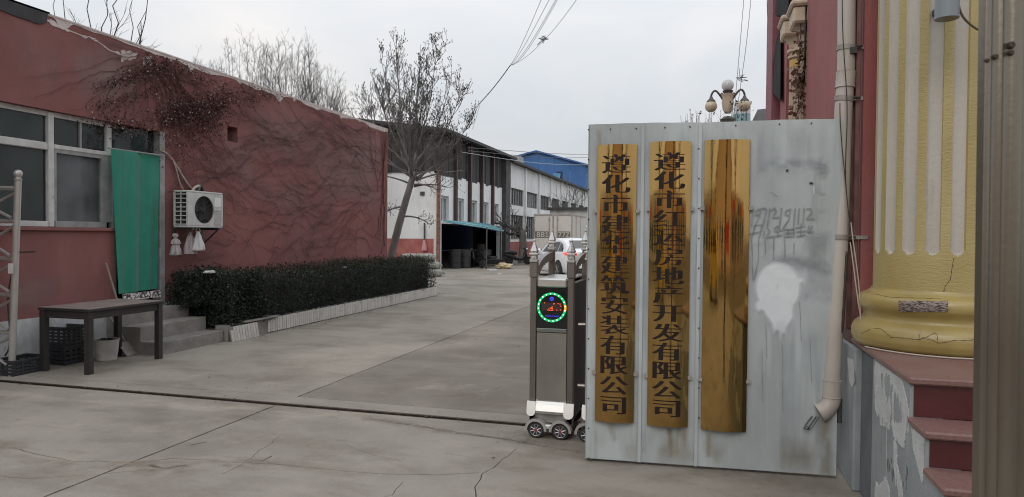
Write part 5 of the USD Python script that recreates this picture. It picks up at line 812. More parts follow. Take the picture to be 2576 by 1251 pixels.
reg = lambda pts: Polygon([tuple(PP(*p)) for p in pts]).buffer(0)
ell = lambda cx, cy, rx, ry: [(cx+rx*math.cos(a), cy+ry*math.sin(a)) for a in np.arange(40)*math.pi/20]
pfs = lambda h: (lambda u, w, n: pf(u, w, h))
softmat('white_spray', (0.53, 0.555, 0.58), (0.59, 0.615, 0.63))
patch_ = unary_union([reg(ell(1956, 724, 60, 66)), reg([(1912, 730), (2002, 730), (1998, 800), (1984, 822), (1978, 858), (1970, 830), (1962, 870), (1954, 828), (1944, 846), (1936, 815), (1918, 790)]), reg(ell(2010, 705, 16, 10)), reg(ell(1908, 770, 12, 16))]).buffer(0.01).buffer(-0.01)
soft('white_paint_patch', patch_, pfs(0.0085), LOOKS['white_spray'], gl, 1.0, 0.022, (26, 15), 0.04, 5, 8, 0.005)
sg, sp_m, sr_ = softmat('grey_smear', (0.13, 0.14, 0.145), (0.20, 0.21, 0.215)), softmat('pale_smear', (0.46, 0.485, 0.50), (0.50, 0.53, 0.54)), softmat('brown_grime', (0.12, 0.095, 0.065), (0.20, 0.15, 0.095))
for k, (pts, m_, k_, so, sc, thr, sh) in enumerate((([(1850, 290), (2098, 290), (2098, 640), (1850, 640)], sg, 0.55, 0.28, (2.2, 1.6), 0.26, 2.5), ([(1900, 640), (2000, 632), (2096, 660), (2096, 765), (2020, 760), (1990, 672), (1930, 668)], sg, 0.85, 0.05, (14, 9), 0.36, 6), ([(1885, 575), (2096, 575), (2096, 690), (1885, 660)], sg, 0.6, 0.06, (10, 7), 0.44, 6), ([(2000, 660), (2096, 690), (2096, 790), (2010, 770)], sp_m, 0.7, 0.05, (12, 7), 0.42, 6), ([(1900, 395), (2080, 390), (2080, 440), (1900, 440)], sg, 0.5, 0.05, (14, 20), 0.44, 6), ([(2040, 395), (2092, 395), (2092, 560), (2045, 560)], sg, 0.5, 0.05, (10, 26), 0.46, 6), ([(1885, 525), (2060, 525), (2060, 620), (1885, 620)], sp_m, 0.5, 0.05, (9, 9), 0.42, 5),
        ([(1478, 1080), (2098, 1100), (2098, 1204), (1478, 1160)], sr_, 0.75, 0.14, (9, 2.2), 0.40, 5), ([(1478, 318), (2098, 300), (2098, 460), (1478, 430)], sg, 0.35, 0.12, (22, 1.0), 0.46, 4), ([(1478, 322), (1520, 322), (1516, 1160), (1478, 1160)], sr_, 0.45, 0.03, (30, 1.5), 0.48, 6), ([(1600, 360), (1632, 360), (1632, 1150), (1600, 1140)], sg, 0.5, 0.03, (30, 1.5), 0.46, 6), ([(1736, 360), (1768, 360), (1768, 1160), (1736, 1160)], sg, 0.55, 0.03, (30, 1.5), 0.44, 6), ([(1885, 800), (2098, 800), (2098, 1190), (1885, 1180)], sg, 0.40, 0.12, (16, 1.0), 0.46, 6), ([(2050, 1000), (2098, 1000), (2098, 1204), (2050, 1200)], sr_, 0.8, 0.05, (14, 5), 0.40, 5),
        ([(1672, 1074), (1712, 1074), (1704, 1150), (1682, 1150)], sr_, 1.0, 0.025, (50, 4), 0.30, 4), ([(1704, 1076), (1734, 1076), (1726, 1130), (1712, 1130)], sr_, 0.9, 0.02, (50, 4), 0.34, 4), ([(1524, 1060), (1560, 1062), (1552, 1110), (1534, 1110)], sr_, 0.7, 0.02, (50, 4), 0.36, 4), ([(1766, 1084), (1800, 1086), (1792, 1150), (1774, 1150)], sr_, 0.7, 0.02, (50, 4), 0.36, 4))):
    soft('stain', reg(pts), pfs(0.0100-0.0001*k if k > 9 else 0.0070+0.0001*k), m_, gl, k_*0.6, so, sc, thr, sh, 60+k, 0.008)
for k, (pts) in enumerate(([(2034, 462), (2040, 459), (2046, 462), (2040, 467)], [(2044, 470), (2048, 470), (2047, 492), (2044, 490)], [(1976, 428), (1981, 426), (1983, 432), (1977, 434)])): obj('chip', MB().poly(blot(pts, 0.004, k), lambda u, w, n: pf(u, w, 0.009)), wpaint if k == 1 else blk, gl, smooth=False)
for k, (a_, b_) in enumerate((((1938, 483), (1955, 494)), ((2010, 760), (2014, 860)), ((1915, 880), (1918, 1010)), ((1966, 860), (1968, 1040)), ((2036, 850), (2040, 960)), ((1925, 812), (1928, 900)))): obj('paint_drip', MB().poly(jit([tuple(PP(*a_)), tuple(PP(*b_))], 0.006, 0.03, k+60).buffer(0.0016), lambda u, w, n: pf(u, w, 0.0092)), gp, gl, smooth=False)
for zc in (0.45, 1.9): obj('hinge', MB().tube([pf(PLEN+0.02, zc-0.08, -0.03), pf(PLEN+0.02, zc+0.08, -0.03)], 0.018, 10), dgrey, gl)
# ---------------------------------------------------------------- three brass plates with carved black lettering
brass = mat('polished_brass', (0.40, 0.25, 0.088), (0.49, 0.31, 0.115), scale=2.5, stretch=(1, 1, 0.15), rough=0.04, rough2=0.09, metal=1.0, bump=0.045, bscale=6, bstretch=(1, 1, 0.25), layers=[((0.33, 0.17, 0.06), 1.8, (1, 1, 0.4), 0.48, 0.70, 0.5), ((0.20, 0.12, 0.055), 30.0, (1, 1, 0.5), 0.62, 0.74, 0.4)])
lett = mat('black_letter_paint', (0.016, 0.010, 0.008), rough=0.55, spec=0.2)
FONT = glob.glob('/opt/blender-*/*/datafiles/fonts/Noto Sans CJK Regular.woff2')
def glyph(ch):
    """outline of a character in a unit square, with thick uprights and thin crossbars"""
    from PIL import Image, ImageDraw, ImageFont
    from scipy import ndimage as nd
    f = ImageFont.truetype(FONT[0], 240); im = Image.new('L', (330, 330)); ImageDraw.Draw(im).text((45, 285), ch, 255, f, anchor='ls'); a = np.asarray(im) > 127
    a = nd.binary_dilation(a, np.ones((1, 17))); er = nd.binary_erosion(a, np.ones((7, 1))); a = er
    r, c = np.nonzero(a); a = a[r.min():r.max()+1, c.min():c.max()+1]; h, w = a.shape
    on = np.pad(a, ((0, 0), (1, 1))).astype(np.int8); rows, st_ = np.nonzero(np.diff(on, axis=1) == 1); en = np.nonzero(np.diff(on, axis=1) == -1)[1]
    from shapely import box as vb, union_all
    sh = union_all(vb(st_, -rows-1, en, -rows)).buffer(1.2).buffer(-1.2).simplify(0.9); return affinity.affine_transform(sh, [1/w, 0, 0, 1/h, 0, 1.0]), w/240, h/240
def plate(label, x0, x1, ytl, ytr, ybl, ybr, text, cx, cy0, cy1, cw, chh, name='brass_plate'):
    u0_, u1_ = PP(x0, 700)[0], PP(x1, 700)[0]; z1 = (PP(x0, ytl)[1]+PP(x1, ytr)[1])/2; z0 = (PP(x0, ybl)[1]+PP(x1, ybr)[1])/2; wd = u1_-u0_
    bulge = lambda u: 0.020+0.036*(1-((u-u0_)/wd*2-1)**2)
    t = thing(name, label, 'sign', tuple(pf((u0_+u1_)/2, z0, 0.02)))
    n1, n2 = 25, 60; U, Z = np.meshgrid(np.linspace(u0_, u1_, n1), np.linspace(z0, z1, n2), indexing='ij'); wv = 0.0022*(meshkit.fbm(np.stack([U*3+cx, Z*1.6, U*0], -1), 2, 3)-0.5)*2
    N_ = bulge(U)+wv; Pt = pA+pu*U[..., None]+pn*N_[..., None]+np.stack([Z*0, Z*0, Z], -1); gi = np.arange(n1-1)[:, None]*n2+np.arange(n2-1)[None]; gf = np.stack([gi, gi+n2, gi+n2+1, gi+1], -1).reshape(-1, 4)
    obj('plate', MB().add(Pt, gf), brass, t, smooth=True); rim = MB()
    for zc in (z0, z1):
        for a, b_ in zip(U[:-1, 0], U[1:, 0]): rim.quad(pf(a, zc, bulge(a)-0.0005), pf(b_, zc, bulge(b_)-0.0005), pf(b_, zc, bulge(b_)-0.012), pf(a, zc, bulge(a)-0.012))
    for uc in (u0_, u1_): rim.quad(pf(uc, z0, bulge(uc)-0.0005), pf(uc, z1, bulge(uc)-0.0005), pf(uc, z1, 0.008), pf(uc, z0, 0.008))
    obj('rim', rim, mat('dull_brass_edge', (0.25, 0.15, 0.05), rough=0.4, metal=0.8), t, smooth=False)
    for s, uc in ((-1, u0_), (1, u1_)):
        for zc in (z0+0.34, z1-0.46): obj('clip', MB().poly(sbox(uc-0.004 if s > 0 else uc-0.022, zc-0.012, uc+0.022 if s > 0 else uc+0.004, zc+0.012), lambda u, w, n: pf(u, w, 0.010+n), 0.014), steel_worn, t, smooth=False)
    for i, ch in enumerate(text):
        g, gw, gh = glyph(ch); zc = PP(cx, cy0+(cy1-cy0)*i/max(1, len(text)-1))[1]; uc = PP(cx, 700)[0]; sx, sz = cw*gw, chh*gh
        g = affinity.affine_transform(g, [sx, 0, 0, sz, uc-sx/2, zc-sz/2]); mb = MB()
        for k in range(24):
            st_ = g.intersection(sbox(uc-sx/2+sx*k/24, zc-1, uc-sx/2+sx*(k+1)/24, zc+1)); mb.poly(unary_union([q for q in getattr(st_, 'geoms', [st_]) if q.geom_type == 'Polygon']) if not st_.is_empty else st_, lambda u, w, n: pf(u, w, bulge(u)+0.0034))
        obj('character', mb, lett, t, smooth=False)
plate('leftmost brass plate with twelve carved black characters, nearest the drive head', 1500, 1598, 368, 363, 1057, 1062, '遵化市建华建筑安装有限公司', 1547, 414, 1016, 0.205, 0.142)
plate('middle of the three brass plates, with thirteen carved black characters', 1631, 1734, 360, 356, 1066, 1074, '遵化市红运房地产开发有限公司', 1680, 408, 1024, 0.215, 0.133)
plate('blank brass plate without lettering, rightmost of the three', 1767, 1881, 355, 352, 1076, 1086, '', 1820, 400, 1000, 0.2, 0.14)
# ---------------------------------------------------------------- red gatehouse on the right
redq = mat('red_painted_wall', (0.215, 0.058, 0.055), (0.28, 0.082, 0.076), scale=1.3, rough=0.8, bump=0.25, bscale=30, layers=[((0.15, 0.07, 0.063), 1.6, (1, 1, 0.2), 0.50, 0.74, 0.6), ((0.29, 0.13, 0.115), 5.0, (1, 1, 0.1), 0.58, 0.76, 0.5)])
maroon = mat('maroon_panel', (0.17, 0.05, 0.065), (0.21, 0.07, 0.085), scale=2, rough=0.7)
plgrey = mat('grey_plinth_paint', (0.20, 0.222, 0.23), (0.28, 0.30, 0.305), scale=2.2, rough=0.75, bump=0.25, layers=[((0.15, 0.165, 0.175), 2.6, (1, 1, 0.3), 0.52, 0.74, 0.6), ((0.34, 0.345, 0.335), 6, (1, 1, 0.5), 0.58, 0.72, 0.45), ((0.12, 0.10, 0.08), 3.5, (1, 1, 0.6), 0.62, 0.76, 0.6)])
slate = mat('dark_slate_paint', (0.075, 0.086, 0.098), (0.12, 0.132, 0.145), scale=3, rough=0.75, bump=0.3, layers=[((0.26, 0.28, 0.28), 4, (1, 1, 0.3), 0.58, 0.74, 0.5)])
gh = thing('gatehouse', 'red painted gatehouse with pilasters and dark awnings along the yard', 'building', (2.2, 8.5, 0))
obj('front_wall', MB().box((1.0, 5.03, 0.93), (6.0, 5.25, 8)), redq, gh, smooth=False); obj('side_wall', MB().box((1.0, 5.25, 0.93), (1.2, 7.75, 8)).box((1.08, 7.75, 0.0), (1.3, 12.4, 8)), redq, gh, smooth=False)
obj('roof', MB().box((0.95, 5.0, 8.0), (6.1, 12.5, 8.2)), roofd, gh, smooth=False); obj('back_wall', MB().box((1.3, 12.2, 0), (6, 12.4, 8)), redq, gh, smooth=False)
obj('plinth', MB().box((0.925, 4.77, 0), (1.3, 7.76, 0.905), 0.01).box((1.3, 5.02, 0), (6, 5.3, 0.92)), plgrey, gh, smooth=False); obj('dark_plinth_band', MB().box((0.965, 4.415, 0), (1.3, 4.77, 0.90), 0.01), slate, gh, smooth=False)
obj('wall_base_strip', MB().box((0.94, 5.0, 0.905), (1.15, 5.75, 0.99), 0.008), mat('brown_ledge', (0.10, 0.055, 0.045), (0.16, 0.09, 0.07), scale=8, rough=0.9), gh, smooth=False)
cream = mat('cream_pilaster', (0.42, 0.33, 0.25), (0.52, 0.43, 0.33), scale=4, rough=0.7, layers=[((0.22, 0.15, 0.11), 6, (1, 1, 0.3), 0.55, 0.74, 0.6)]); gold = mat('gold_paint', (0.46, 0.30, 0.06), (0.55, 0.37, 0.09), scale=4, rough=0.5)
for (y, zt, k) in ((7.98, 3.42, 0), (8.95, 3.30, 1)):
    zq = lambda py, Y_=y: PX(0, 0, 1.0)[2] if False else PY(2012 if k == 0 else 1993, py, Y_)[2]
    zc = zq(100) if k == 0 else zq(125); x = 1.06
    cp = obj('pilaster_shaft', MB().lathe([(0.085, 0.5), (0.085, zc-0.10)], 16, (x, y, 0)), cream, gh)
    for a in range(16): obj('shaft_fillet', MB().tube([(x+0.088*math.cos(a*math.pi/8), y+0.088*math.sin(a*math.pi/8), 0.6), (x+0.088*math.cos(a*math.pi/8), y+0.088*math.sin(a*math.pi/8), zc-0.12)], 0.008, 5), cream, cp)
    obj('capital', MB().lathe([(0.09, zc-0.12), (0.115, zc-0.11), (0.115, zc-0.085), (0.095, zc-0.075), (0.095, zc-0.05), (0.125, zc-0.04), (0.125, zc-0.01), (0.10, zc), (0.11, zc+0.06), (0.15, zc+0.12), (0.17, zc+0.13)], 16, (x, y, 0)).box((x-0.19, y-0.19, zc+0.13), (x+0.19, y+0.19, zc+0.30), 0.02).box((x-0.22, y-0.22, zc+0.30), (x+0.22, y+0.22, zc+0.36), 0.02), cream, gh, smooth=30)
    obj('gold_band', MB().lathe([(0.092, zc-0.22), (0.096, zc-0.19), (0.096, zc-0.15), (0.092, zc-0.13)], 16, (x, y, 0)), gold, gh)
    if k == 0: obj('dark_joint', MB().tube([PX(2027, 0, 0.99), PX(2024, 150, 0.99), PX(2015, 292, 0.99)], 0.012, 5), blk, gh)
obj('reveal_panel', MB().box((1.0, 9.6, 0), (1.08, 10.25, 8)), redq, gh, smooth=False); obj('far_panel', MB().box((0.96, 11.2, 0), (1.08, 12.2, 8)), maroon, gh, smooth=False)
awn = mat('dark_awning_sheet', (0.016, 0.017, 0.017), (0.03, 0.031, 0.03), scale=2, rough=0.85, spec=0.1)
for (a, b_, c_, d_, y0, y1) in (((1968, 70), (1966, 258), (1938, 232), (1955, 110), 10.0, 11.9), ((1992, -60), (1985, 50), (1952, 42), (1960, -60), 9.6, 11.0)):
    q = [PX(*a, 0.98), PY(*b_, y0-0.2), PY(*c_, y1), PX(*d_, 0.98)]; m_ = MB().add(q, [[0, 1, 2], [0, 2, 3]]); m_.add([p+np.array([-0.02, 0, 0.03]) for p in q], [[0, 1, 2], [0, 2, 3]]); obj('awning', m_, awn, gh, smooth=False)
vn = thing('wall_vine', 'withered brown vine hanging along the cream pilaster of the gatehouse', 'climbing plant', tuple(PY(2010, 290, 7.85)))
rs = np.random.RandomState(6); vp = curve([PY(x, y, 7.85) for x, y in ((2013, 60), (2010, 140), (2005, 200), (2008, 240), (2003, 292))], 20); obj('stem', MB().tube(vp, 0.006, 5), stemm, vn)
q = np.array([vp[rs.randint(20)]+rs.normal(0, 0.035, 3) for _ in range(130)]); obj('leaf_mass', MB().add(*leafquads(q, rs.uniform(0.04, 0.09, len(q)), rs, 0.4)), mat('brown_leaf', (0.11, 0.06, 0.04), (0.2, 0.12, 0.08), scale=20, rough=0.8), vn, smooth=False, kind='stuff')
#MARK4
# ---------------------------------------------------------------- fluted column
CA = np.array([1.372, 4.735]); RC = 0.352
colw = mat('worn_cream_white', (0.38, 0.35, 0.305), (0.46, 0.43, 0.385), scale=2.0, stretch=(1, 1, 0.3), rough=0.75, bump=0.25, bscale=25, layers=[((0.28, 0.245, 0.205), 3.0, (1, 1, 0.15), 0.48, 0.72, 0.65), ((0.2, 0.17, 0.14), 9, (1, 1, 0.2), 0.62, 0.74, 0.5)])
coly = mat('ochre_yellow_paint', (0.295, 0.228, 0.085), (0.355, 0.282, 0.115), scale=2.5, stretch=(1, 1, 0.6), rough=0.42, bump=0.3, bscale=28, bstretch=(1, 1, 3), layers=[((0.255, 0.18, 0.06), 2.0, (1, 1, 0.4), 0.50, 0.74, 0.6)])
golds = mat('dull_gold_paint', (0.25, 0.182, 0.058), (0.32, 0.242, 0.085), scale=3, rough=0.33, spec=0.6, bump=0.15, bscale=20, layers=[((0.30, 0.21, 0.08), 2.5, (1, 1, 1), 0.52, 0.74, 0.55), ((0.14, 0.10, 0.06), 9, (1, 1, 1), 0.62, 0.75, 0.6)])
cl = thing('fluted_column', 'thick column with white flutes, yellow ribs and a cracked golden base', 'column', (CA[0], CA[1], 0.94))
NF = 18; nth = NF*24; zs_ = np.r_[np.arange(1.465, 1.62, 0.006), np.linspace(1.62, 7.9, 40)]
th = np.arange(nth)*2*math.pi/nth-0.014; u = (np.arange(nth) % 24+0.5)/24-0.5; fi = np.arange(nth)//24
hw, zc0 = 0.31, 1.545
Ug, Zg = np.meshgrid(u, zs_, indexing='ij'); pitch = 2*math.pi*RC/NF; lim = np.where(Zg > zc0, hw*pitch, np.sqrt(np.maximum(0, (hw*pitch)**2-(Zg-zc0)**2))); ins = np.abs(Ug*pitch) < lim
Rg = np.where(ins, RC-0.020*np.sqrt(np.maximum(0, 1-(Ug*pitch/np.maximum(lim, 1e-6))**2))**0.8-0.002, RC)
Pt = np.stack([CA[0]+Rg*np.cos(th)[:, None], CA[1]+Rg*np.sin(th)[:, None], Zg], -1); nz = len(zs_)
a_ = np.arange(nth)[:, None]; b_ = np.arange(nz-1)[None]; Q = np.stack([a_*nz+b_, ((a_+1) % nth)*nz+b_, ((a_+1) % nth)*nz+b_+1, a_*nz+b_+1], -1); inq = (ins[:, :-1]+ins[:, 1:]+np.roll(ins, -1, 0)[:, :-1].astype(int)+np.roll(ins, -1, 0)[:, 1:]) >= 2
flat = Pt.reshape(-1, 3)
def submesh(q): q = q.reshape(-1, 4); ids, inv = np.unique(q, return_inverse=True); return MB().add(flat[ids], inv.reshape(-1, 4))
obj('shaft', submesh(Q[~inq]).lathe([(0.30, 1.5), (0.30, 7.9)], 24, (CA[0], CA[1], 0)), coly, cl, smooth=40)
for k in range(NF):
    m_ = inq & (fi == k)[:, None]
    if m_.any(): obj('flute', submesh(Q[m_]), colw, cl, smooth=40)
PROF = [(0.425, 0.945), (0.455, 0.96), (0.470, 1.0), (0.470, 1.04), (0.458, 1.075), (0.432, 1.095), (0.428, 1.10), (0.408, 1.112), (0.402, 1.13), (0.404, 1.15), (0.415, 1.165), (0.434, 1.185), (0.440, 1.21), (0.436, 1.24), (0.416, 1.262), (0.385, 1.27), (0.369, 1.28), (0.358, 1.30)]
pc = np.array(PROF); pz = np.linspace(0.945, 1.30, 60); pr_ = np.interp(pz, pc[:, 1], pc[:, 0])
from scipy.ndimage import gaussian_filter1d
pr_ = gaussian_filter1d(pr_, 1.2); prof = np.c_[pr_, pz]
obj('base_moulding', MB().lathe(np.vstack([prof, [[0.33, 1.301]]]), 72, (CA[0], CA[1], 0)), golds, cl, smooth=60)
obj('drum', MB().lathe([(0.353, 1.29), (RC, 1.30), (RC, 1.466)], 72, (CA[0], CA[1], 0)), coly, cl, smooth=40)
def PC(px, py, off=0.0):
    d = ray(px, py); t = 3.6
    for _ in range(60):
        p = CAM+d*t; r = np.interp(p[2], prof[:, 1], prof[:, 0]) if p[2] < 1.3 else RC
        dist = math.hypot(p[0]-CA[0], p[1]-CA[1])-r-off; t += dist*0.5/np.linalg.norm(d)
    return p
crackm = mat('crack_shadow', (0.05, 0.04, 0.025), rough=0.95)
for pts in ([(2398, 650), (2394, 680), (2390, 705), (2378, 718), (2371, 740)], [(2196, 826), (2215, 828), (2228, 838), (2240, 849), (2290, 853), (2312, 855), (2320, 850), (2345, 856), (2360, 864), (2400, 857), (2440, 857), (2460, 850)], [(2312, 855), (2330, 848), (2350, 838), (2357, 842), (2358, 862)], [(2312, 852), (2310, 836)], [(2166, 838), (2196, 826)], [(2205, 742), (2240, 748), (2310, 750), (2380, 752)]):
    ls = []
    for a, b_ in zip(pts, pts[1:]):
        for k in range(5): ls.append((a[0]+(b_[0]-a[0])*k/5+RND.uniform(-1, 1), a[1]+(b_[1]-a[1])*k/5+RND.uniform(-1, 1)))
    obj('crack', MB().tube([PC(*p) for p in ls], [0.0012 if i % 3 else 0.0022 for i in range(len(ls))], 4), crackm, cl, smooth=False)
nb_ = MB(); grid = [[PC(2260+k*12.4, y+0.4*math.sin(k), 0.003) for k in range(11)] for y in (757, 764, 772, 779, 785)]
nb_.add(np.array(grid), [[r*11+k, r*11+k+1, (r+1)*11+k+1, (r+1)*11+k] for r in range(4) for k in range(10)])
obj('bare_patch', nb_, mat('flaked_brown_patch', (0.05, 0.035, 0.03), (0.26, 0.21, 0.18), scale=45, stretch=(1, 1, 4), lo=0.44, hi=0.56, rough=0.9, bump=0.5), cl, smooth=60)
sp = thing('spotlight', 'grey blue cylindrical lamp with cable fixed high on the fluted column', 'lamp', tuple(PD(2381, 48, 3.62)))
c = PD(2381, 44, 3.62); obj('casing', MB().lathe([(0.050, 0.0), (0.056, -0.008), (0.056, 0.42), (0.05, 0.43)], 28, c), mat('grey_blue_plastic', (0.17, 0.195, 0.215), rough=0.45), sp, smooth=40); obj('lens', MB().lathe([(0.0, -0.0085), (0.0545, -0.0085), (0.0545, -0.0095), (0, -0.0095)], 28, c, caps=False), mat('olive_lens', (0.10, 0.095, 0.06), rough=0.3), sp)
obj('bracket', MB().box(c+[0.02, 0.03, 0.10], c+[0.05, 0.5, 0.13]), dgrey, sp); obj('cable', MB().tube(curve([c+[0.05, 0.01, 0.10], PD(2420, 40, 3.6), PD(2440, 62, 3.6), PD(2460, 75, 3.6), PD(2474, 71, 3.6), PD(2480, 55, 3.7), c+[0.3, 0.5, 0.10]]), 0.006, 6), mat('brown_cable', (0.07, 0.045, 0.025), rough=0.6), sp)
# ---------------------------------------------------------------- entrance stairs
XS = 0.95; stn = thing('entrance_stairs', 'entrance stairs with pinkish treads, dark red risers and flaking grey side wall', 'stairs', (2.0, 3.6, 0))
tread = mat('pink_granite_tread', (0.125, 0.062, 0.054), (0.18, 0.098, 0.085), scale=70, rough=0.5, bump=0.08, layers=[((0.2, 0.15, 0.125), 2.5, (1, 1, 1), 0.5, 0.72, 0.4)]); riser = mat('dark_red_tile', (0.055, 0.012, 0.013), (0.075, 0.018, 0.018), scale=5, rough=0.3)
zt = [0.944, 0.755, 0.594, 0.43, 0.265, 0.10]; yt = [3.655, 3.405, 3.155, 2.90, 2.65, 2.40]
pg = [(4.41, 0), (4.41, 0.915)]
for z, y in zip(zt, yt): pg += [(y+0.02, z-0.034), (y+0.02, max(0, z-0.20) if z != zt[-1] else 0)]
pg = []
cur_y = 4.41; pts_ = [(4.41, 0.0), (4.41, zt[0]-0.036)]
for i in range(6):
    pts_.append((yt[i]+0.015, zt[i]-0.036)); pts_.append((yt[i]+0.015, (zt[i+1]-0.036) if i < 5 else 0.0))
obj('side_wall', MB().poly(Polygon(pts_).buffer(0), wy(XS+0.004), 0.14), plgrey, stn, smooth=False)
for i in range(6):
    yb = 5.0 if i == 0 else yt[i-1]+0.012
    ya = yt[i]
    n_t = 4
    for k in range(n_t):
        xa, xb = XS-0.006+k*0.8, XS-0.006+(k+1)*0.8-0.004; obj('tread_slab', MB().box((xa, ya-0.012, zt[i]-0.034), (xb, yb, zt[i]), 0.008), tread, stn, smooth=False)
        zl = zt[i+1] if i < 5 else 0.0; obj('riser_tile', MB().box((max(xa, XS+0.02), ya+0.012, zl+0.001), (xb, ya+0.03, zt[i]-0.035)), riser, stn, smooth=False)
flake = mat('flaking_whitewash', (0.40, 0.41, 0.405), (0.50, 0.51, 0.505), scale=9, rough=0.8, bump=0.5)
def cheek(pts, amp, seed, m, n0, h=0.004, nm='flaking_paint'):
    P_ = jit([tuple(PX(*p, XS)[1:]) for p in pts]+[tuple(PX(*pts[0], XS)[1:])], amp, 0.012, seed); obj(nm, MB().poly(Polygon(P_.coords).buffer(0).intersection(Polygon(pts_).buffer(-0.004)), lambda u, w, n: (XS+0.004-n0-n, u, w), h), m, stn, smooth=False)
regc = lambda pts: Polygon([tuple(PX(*p, XS)[1:]) for p in pts]).buffer(0).intersection(Polygon(pts_).buffer(-0.004))
for k, (pts, thr, m, n0, sc) in enumerate((([(2198, 895), (2245, 905), (2268, 960), (2284, 1030), (2284, 1085), (2272, 1130), (2254, 1110), (2236, 1080), (2214, 1070), (2200, 1030)], 0.16, flake, 0.0, (26, 10)), ([(2205, 905), (2255, 905), (2282, 1080), (2240, 1090), (2215, 1000)], 0.47, plgrey, 0.0045, (34, 7)), ([(2288, 1040), (2322, 1092), (2330, 1150), (2318, 1215), (2296, 1130)], 0.16, flake, 0.0, (22, 9)), ([(2200, 1205), (2232, 1200), (2240, 1280), (2198, 1280)], 0.26, flake, 0.0, (24, 12)), ([(2240, 1090), (2258, 1110), (2272, 1275), (2256, 1275)], 0.30, flake, 0.0, (40, 6)), ([(2210, 1080), (2290, 1130), (2300, 1280), (2230, 1280)], 0.56, slate, 0.0, (20, 10)))):
    b_ = noise_blob(regc(pts), 0.006, thr, 50+k, sc)
    for g_ in sorted(getattr(b_, 'geoms', [b_]), key=lambda q: -q.area)[:12]:
        if g_.area > 0.0004: obj('flaking_paint' if m is flake else 'bare_spot', MB().poly(g_, lambda u, w, n: (XS+0.004-n0-n, u, w), 0.004 if m is flake else 0.0008), m, stn, smooth=False)
obj('chalk_line', MB().tube([PX(2229, 1050, XS+0.002), PX(2229, 1230, XS+0.002)], 0.0016, 4), whitef, stn)
w0 = PX(2138, 890, 0.925)
obj('pale_paint_patch', MB().poly(Polygon(jit([tuple(PX(*p, 0.925)[1:]) for p in ((2131, 900), (2146, 905), (2150, 960), (2143, 975), (2136, 960), (2131, 900))], 0.01, 0.01, 4).coords).buffer(0), lambda u, w, n: (0.9235-n, u, w), 0.001), flake, gh, smooth=False)
# ---------------------------------------------------------------- drain pipe, cables, near gate post
pvc = mat('dirty_cream_pvc', (0.37, 0.33, 0.295), (0.44, 0.398, 0.36), scale=2, stretch=(1, 1, 0.3), rough=0.5, layers=[((0.26, 0.19, 0.16), 2.5, (1, 1, 0.2), 0.54, 0.75, 0.55), ((0.2, 0.15, 0.12), 12, (1, 1, 0.4), 0.62, 0.75, 0.5)])
dp = thing('drain_pipe', 'cream plastic drain pipe with clamps running down beside the gate leaf', 'drain pipe', tuple(PD(2080, 1020, 4.6)))
pth = [PD(x, y, 4.62) for x, y in ((2130, -160), (2129, 0), (2127, 190), (2120, 300), (2111, 590), (2099, 820), (2090, 985))]; pipe = curve(pth, 40)
obj('pipe', MB().tube(pipe, 0.055, 20), pvc, dp, smooth=60)
def along(py): k = np.argmin([abs((PD(0, py, 4.62)-p)[2]) for p in pipe]); k = min(max(k, 1), len(pipe)-2); return pipe[k]+(pipe[k+1]-pipe[k])*0, unit(pipe[k-1]-pipe[k+1])
def zat(py): z = PD(2110, py, 4.62)[2]; i = np.argmin(abs(pipe[:, 2]-z)); return np.array([np.interp(z, pipe[::-1, 2], pipe[::-1, 0]), np.interp(z, pipe[::-1, 2], pipe[::-1, 1]), z])
for y0, y1 in ((180, 222), (955, 1000)):
    a, b_ = zat(y0), zat(y1); obj('coupling', MB().tube([a, a*0.98+b_*0.02, a*0.9+b_*0.1, a*0.1+b_*0.9, a*0.02+b_*0.98, b_], [0.057, 0.064, 0.060, 0.060, 0.064, 0.057], 20), pvc, dp, smooth=30)
for y0, tl_ in ((122, 0.03), (250, 0.05), (597, 0.0)):
    a = zat(y0); d_ = unit(np.array([0.25*tl_*10, 0, 1.0])); cp = obj('clamp', MB().lathe([(0.0565, -0.018), (0.0605, -0.016), (0.0605, 0.016), (0.0565, 0.018)], 20, a, d_).box(a+[0.05, -0.01, -0.012], a+[0.17, 0.02, 0.012]), steel_worn, dp, smooth=30); obj('bolt', MB().tube([a+[0.05, -0.045, 0], a+[0.09, -0.045, 0.0]], 0.010, 6), rust_dark, cp)
a = zat(985); e = curve([a, a+[0, 0, -0.05], a+[-0.02, -0.01, -0.10], a+[-0.075, -0.02, -0.145]], 10); obj('elbow', MB().tube(e, [0.058, 0.060, 0.060, 0.060, 0.060, 0.060, 0.060, 0.060, 0.062, 0.066], 20, cap=False).tube(e[2:], 0.05, 16, cap=False), pvc, dp, smooth=50); obj('dark_mouth', MB().lathe([(0.0, 0.0), (0.055, 0.0)], 18, e[-2], unit(e[-1]-e[-2]), caps=False), blk, dp)
obj('notch', MB().box(zat(133)+[0.012, -0.062, -0.02], zat(133)+[0.055, -0.03, 0.02]), blk, dp, smooth=False)
obj('tar_smear', MB().tube(curve([zat(y)+[0.040, -0.040, 0] for y in (632, 700, 780, 835)], 14), [0.004, 0.012, 0.010, 0.011, 0.012, 0.009, 0.012, 0.011, 0.010, 0.012, 0.010, 0.011, 0.008, 0.004], 7), mat('dark_brown_sealant', (0.035, 0.022, 0.017), rough=0.7), dp, smooth=60)
strg = MB()
for k in range(5): q = e[-1]+np.array([rg.uniform(-0.05, 0.05), -0.02, -0.02]); strg.tube(curve([q, q+[-0.05, -0.01, -0.08], PD(2030+k*2, 1075+rg.uniform(-4, 4), 4.60)], 8), 0.0025, 4)
obj('torn_strings', strg, dgrey, dp, smooth=False)
